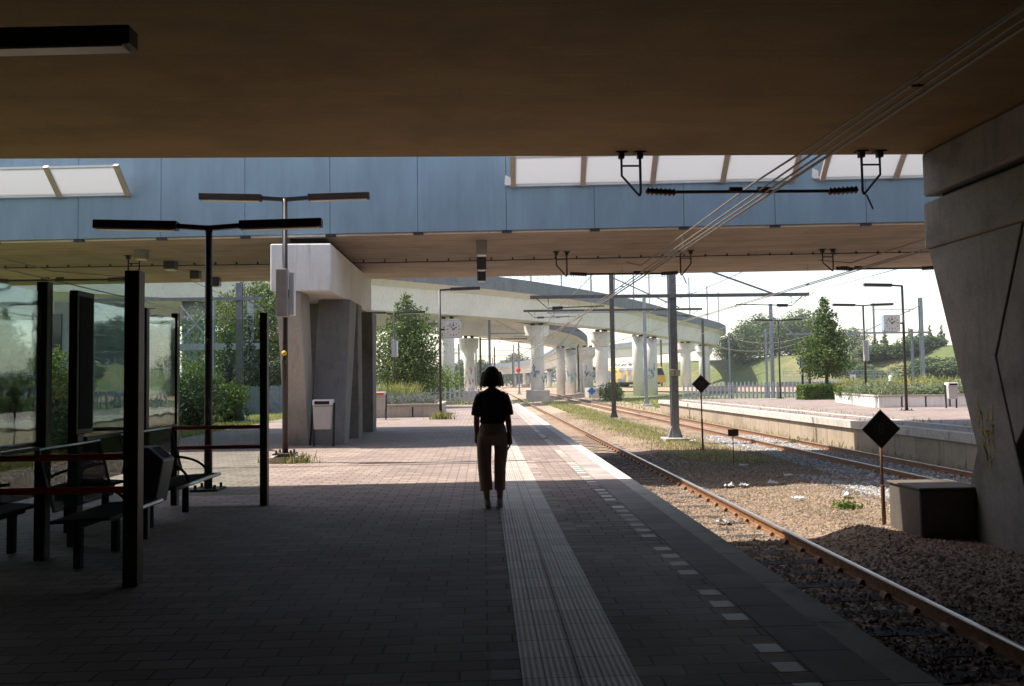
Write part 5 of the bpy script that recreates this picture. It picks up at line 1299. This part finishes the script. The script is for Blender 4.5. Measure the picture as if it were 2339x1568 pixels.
# joints (facing +Y, x right)
HP = [(-.095, .0, .90), (.095, .0, .90)]
KN = [(-.103, .035, .49), (.085, .01, .49)]
AN = [(-.078, -.01, .095), (.078, .03, .095)]
b = MB()
for s in (0, 1):
    b.tube([HP[s], Vector(HP[s]).lerp(Vector(KN[s]), .5), KN[s], Vector(KN[s]).lerp(Vector(AN[s]), .35)+Vector((0, -.015, 0)), AN[s], Vector(AN[s])+Vector((0, .0, -.05))], [.085, .075, .056, .056, .036, .04], 14)
    a = Vector(AN[s]); b.tube([a+Vector((0, -.05, -.055)), a+Vector((0, .05, -.06)), a+Vector((0, .16, -.075))], [.035, .042, .03], 10)
b.ell([(0, 0, .80, .13, .09), (0, -.01, .90, .16, .11), (0, 0, 1.02, .125, .095), (0, .005, 1.12, .128, .095), (0, .0, 1.25, .14, .1), (0, -.005, 1.36, .145, .085), (0, -.01, 1.42, .10, .065)], 18)
b.tube([(0, -.01, 1.39), (0, .0, 1.46), (0, .015, 1.53)], [.065, .052, .055], 12)
b.ell([(0, .02, 1.475, .045, .06), (0, .025, 1.51, .062, .082), (0, .02, 1.57, .074, .095), (0, .01, 1.62, .076, .098), (0, .0, 1.665, .062, .08), (0, -.005, 1.695, .025, .03)], 16)
b.ell([(0, .115, 1.555, .016, .02), (0, .125, 1.565, .014, .018), (0, .112, 1.6, .009, .012)], 8)  # nose
for s in (-1, 1): b.ell([(s*.078, .01, 1.545, .01, .015), (s*.084, .005, 1.575, .012, .024), (s*.08, .005, 1.60, .008, .015)], 8)
SH = [(-.145, -.01, 1.38), (.145, -.01, 1.38)]; EL = [(-.192, -.02, 1.09), (.190, -.03, 1.09)]; WR = [(-.197, .045, .87), (.212, .0, .85)]
for s in (0, 1):
    b.tube([SH[s], Vector(SH[s]).lerp(Vector(EL[s]), .5), EL[s], Vector(EL[s]).lerp(Vector(WR[s]), .3), WR[s]], [.055, .045, .037, .038, .025], 12)
    sg = -1 if s == 0 else 1; wv = Vector(WR[s])
    b.tube([wv, wv+Vector((0, .005, -.045)), wv+Vector((-sg*.004, .01, -.085))], [.025, .033, .036], 10)
    for k in range(4):   # fingers, unequal and curled
        off = (k-1.5)*.0215; Lf = [.066, .078, .074, .056][k]
        p0 = wv+Vector((-sg*.003, .01+off, -.085)); p1 = p0+Vector((-sg*.004, off*.1, -Lf*.5)); p2 = p1+Vector((-sg*.018, off*.05, -Lf*.38)); p3 = p2+Vector((-sg*.018, 0, -Lf*.14))
        b.tube([p0, p1, p2, p3], [.0095, .009, .008, .006], 8)
    p0 = wv+Vector((-sg*.008, .028, -.035)); b.tube([p0, p0+Vector((-sg*.014, .022, -.03)), p0+Vector((-sg*.02, .024, -.062))], [.012, .0105, .008], 8)
fuse(b, 'body', 'skin', pe, .0075, 4)
h = MB()
h.ell([(0, -.03, 1.478, .085, .07), (0, -.03, 1.495, .118, .10), (0, -.03, 1.54, .122, .118), (0, -.025, 1.59, .112, .122), (0, -.02, 1.64, .098, .112), (0, -.015, 1.68, .076, .088), (0, -.01, 1.712, .045, .052), (0, -.01, 1.722, .012, .016)], 22)
for s in (-1, 1):
    h.tube([(s*.085, .03, 1.65), (s*.105, .03, 1.57), (s*.122, .015, 1.50), (s*.136, .005, 1.465)], [.03, .033, .026, .008], 10)
    h.tube([(s*.07, -.08, 1.56), (s*.085, -.085, 1.50), (s*.098, -.08, 1.462)], [.03, .028, .008], 8)
for k in range(26):
    a_ = math.pi*1.02+math.pi*.96*k/25; q_ = Vector((math.cos(a_)*.118, -.03+math.sin(a_)*.112, 0)); e_ = rnd.uniform(-.012, .01)
    h.tube([q_*.86+Vector((0, 0, 1.60)), q_+Vector((0, 0, 1.53)), q_*1.02+Vector((0, 0, 1.472+e_))], [.016, .014, .006], 6)
fuse(h, 'hair', 'hair', pe, .008, 5)
s_ = MB()
s_.ell([(0, -.005, 1.015, .136, .108), (0, -.005, 1.04, .160, .128), (.004, -.005, 1.09, .152, .124), (0, -.005, 1.22, .155, .122), (0, -.01, 1.33, .165, .118), (0, -.012, 1.395, .145, .095), (0, -.012, 1.43, .09, .075), (0, -.01, 1.45, .066, .064)], 24)
for s in (0, 1):
    sg = -1 if s == 0 else 1
    s_.tube([(sg*.10, -.01, 1.372), (sg*.150, -.012, 1.325), (sg*.176, -.015, 1.22), (sg*.188, -.02, 1.115)], [.060, .068, .072, .076], 16)
fuse(s_, 't_shirt', 'shirt', pe, .011, 4)
t_ = MB()
t_.ell([(0, -.002, .76, .120, .10), (0, -.006, .88, .180, .14), (0, -.004, .97, .160, .125), (0, -.002, 1.05, .136, .108)], 22)
for s in (0, 1):
    k, a_ = Vector(KN[s]), Vector(AN[s]); cf_ = k.lerp(a_, .72)
    t_.tube([Vector(HP[s])+Vector((0, 0, -.02)), Vector(HP[s]).lerp(k, .5)+Vector((-.006 if s == 0 else .012, 0, 0)), k, k.lerp(a_, .4), cf_], [[.092, .091, .084, .080, .076], [.090, .085, .073, .070, .066]][s], 16)
fuse(t_, 'trousers', 'trousers', pe, .0075, 3)
for s in (0, 1):
    a = Vector(AN[s]); ss = MB(); dy = .0
    ss.tube([a+Vector((0, -.075, -.058)), a+Vector((0, -.02, -.05)), a+Vector((0, .06, -.056)), a+Vector((0, .15, -.066)), a+Vector((0, .185, -.072))], [.034, .045, .046, .041, .022], 12)
    ss.ell([(a.x, a.y-.02, .03, .05, .06), (a.x, a.y-.015, .10, .043, .05)], 12)
    sh_ = fuse(ss, 'shoe', 'shoe', pe, .008, 3)
    so_ = MB(); so_.prism([(a.x+math.cos(u*math.pi/8)*.046, a.y+.05+math.sin(u*math.pi/8)*.135) for u in range(16)], .0, .026, 'z'); so_.build('sole', 'bin_white', sh_)
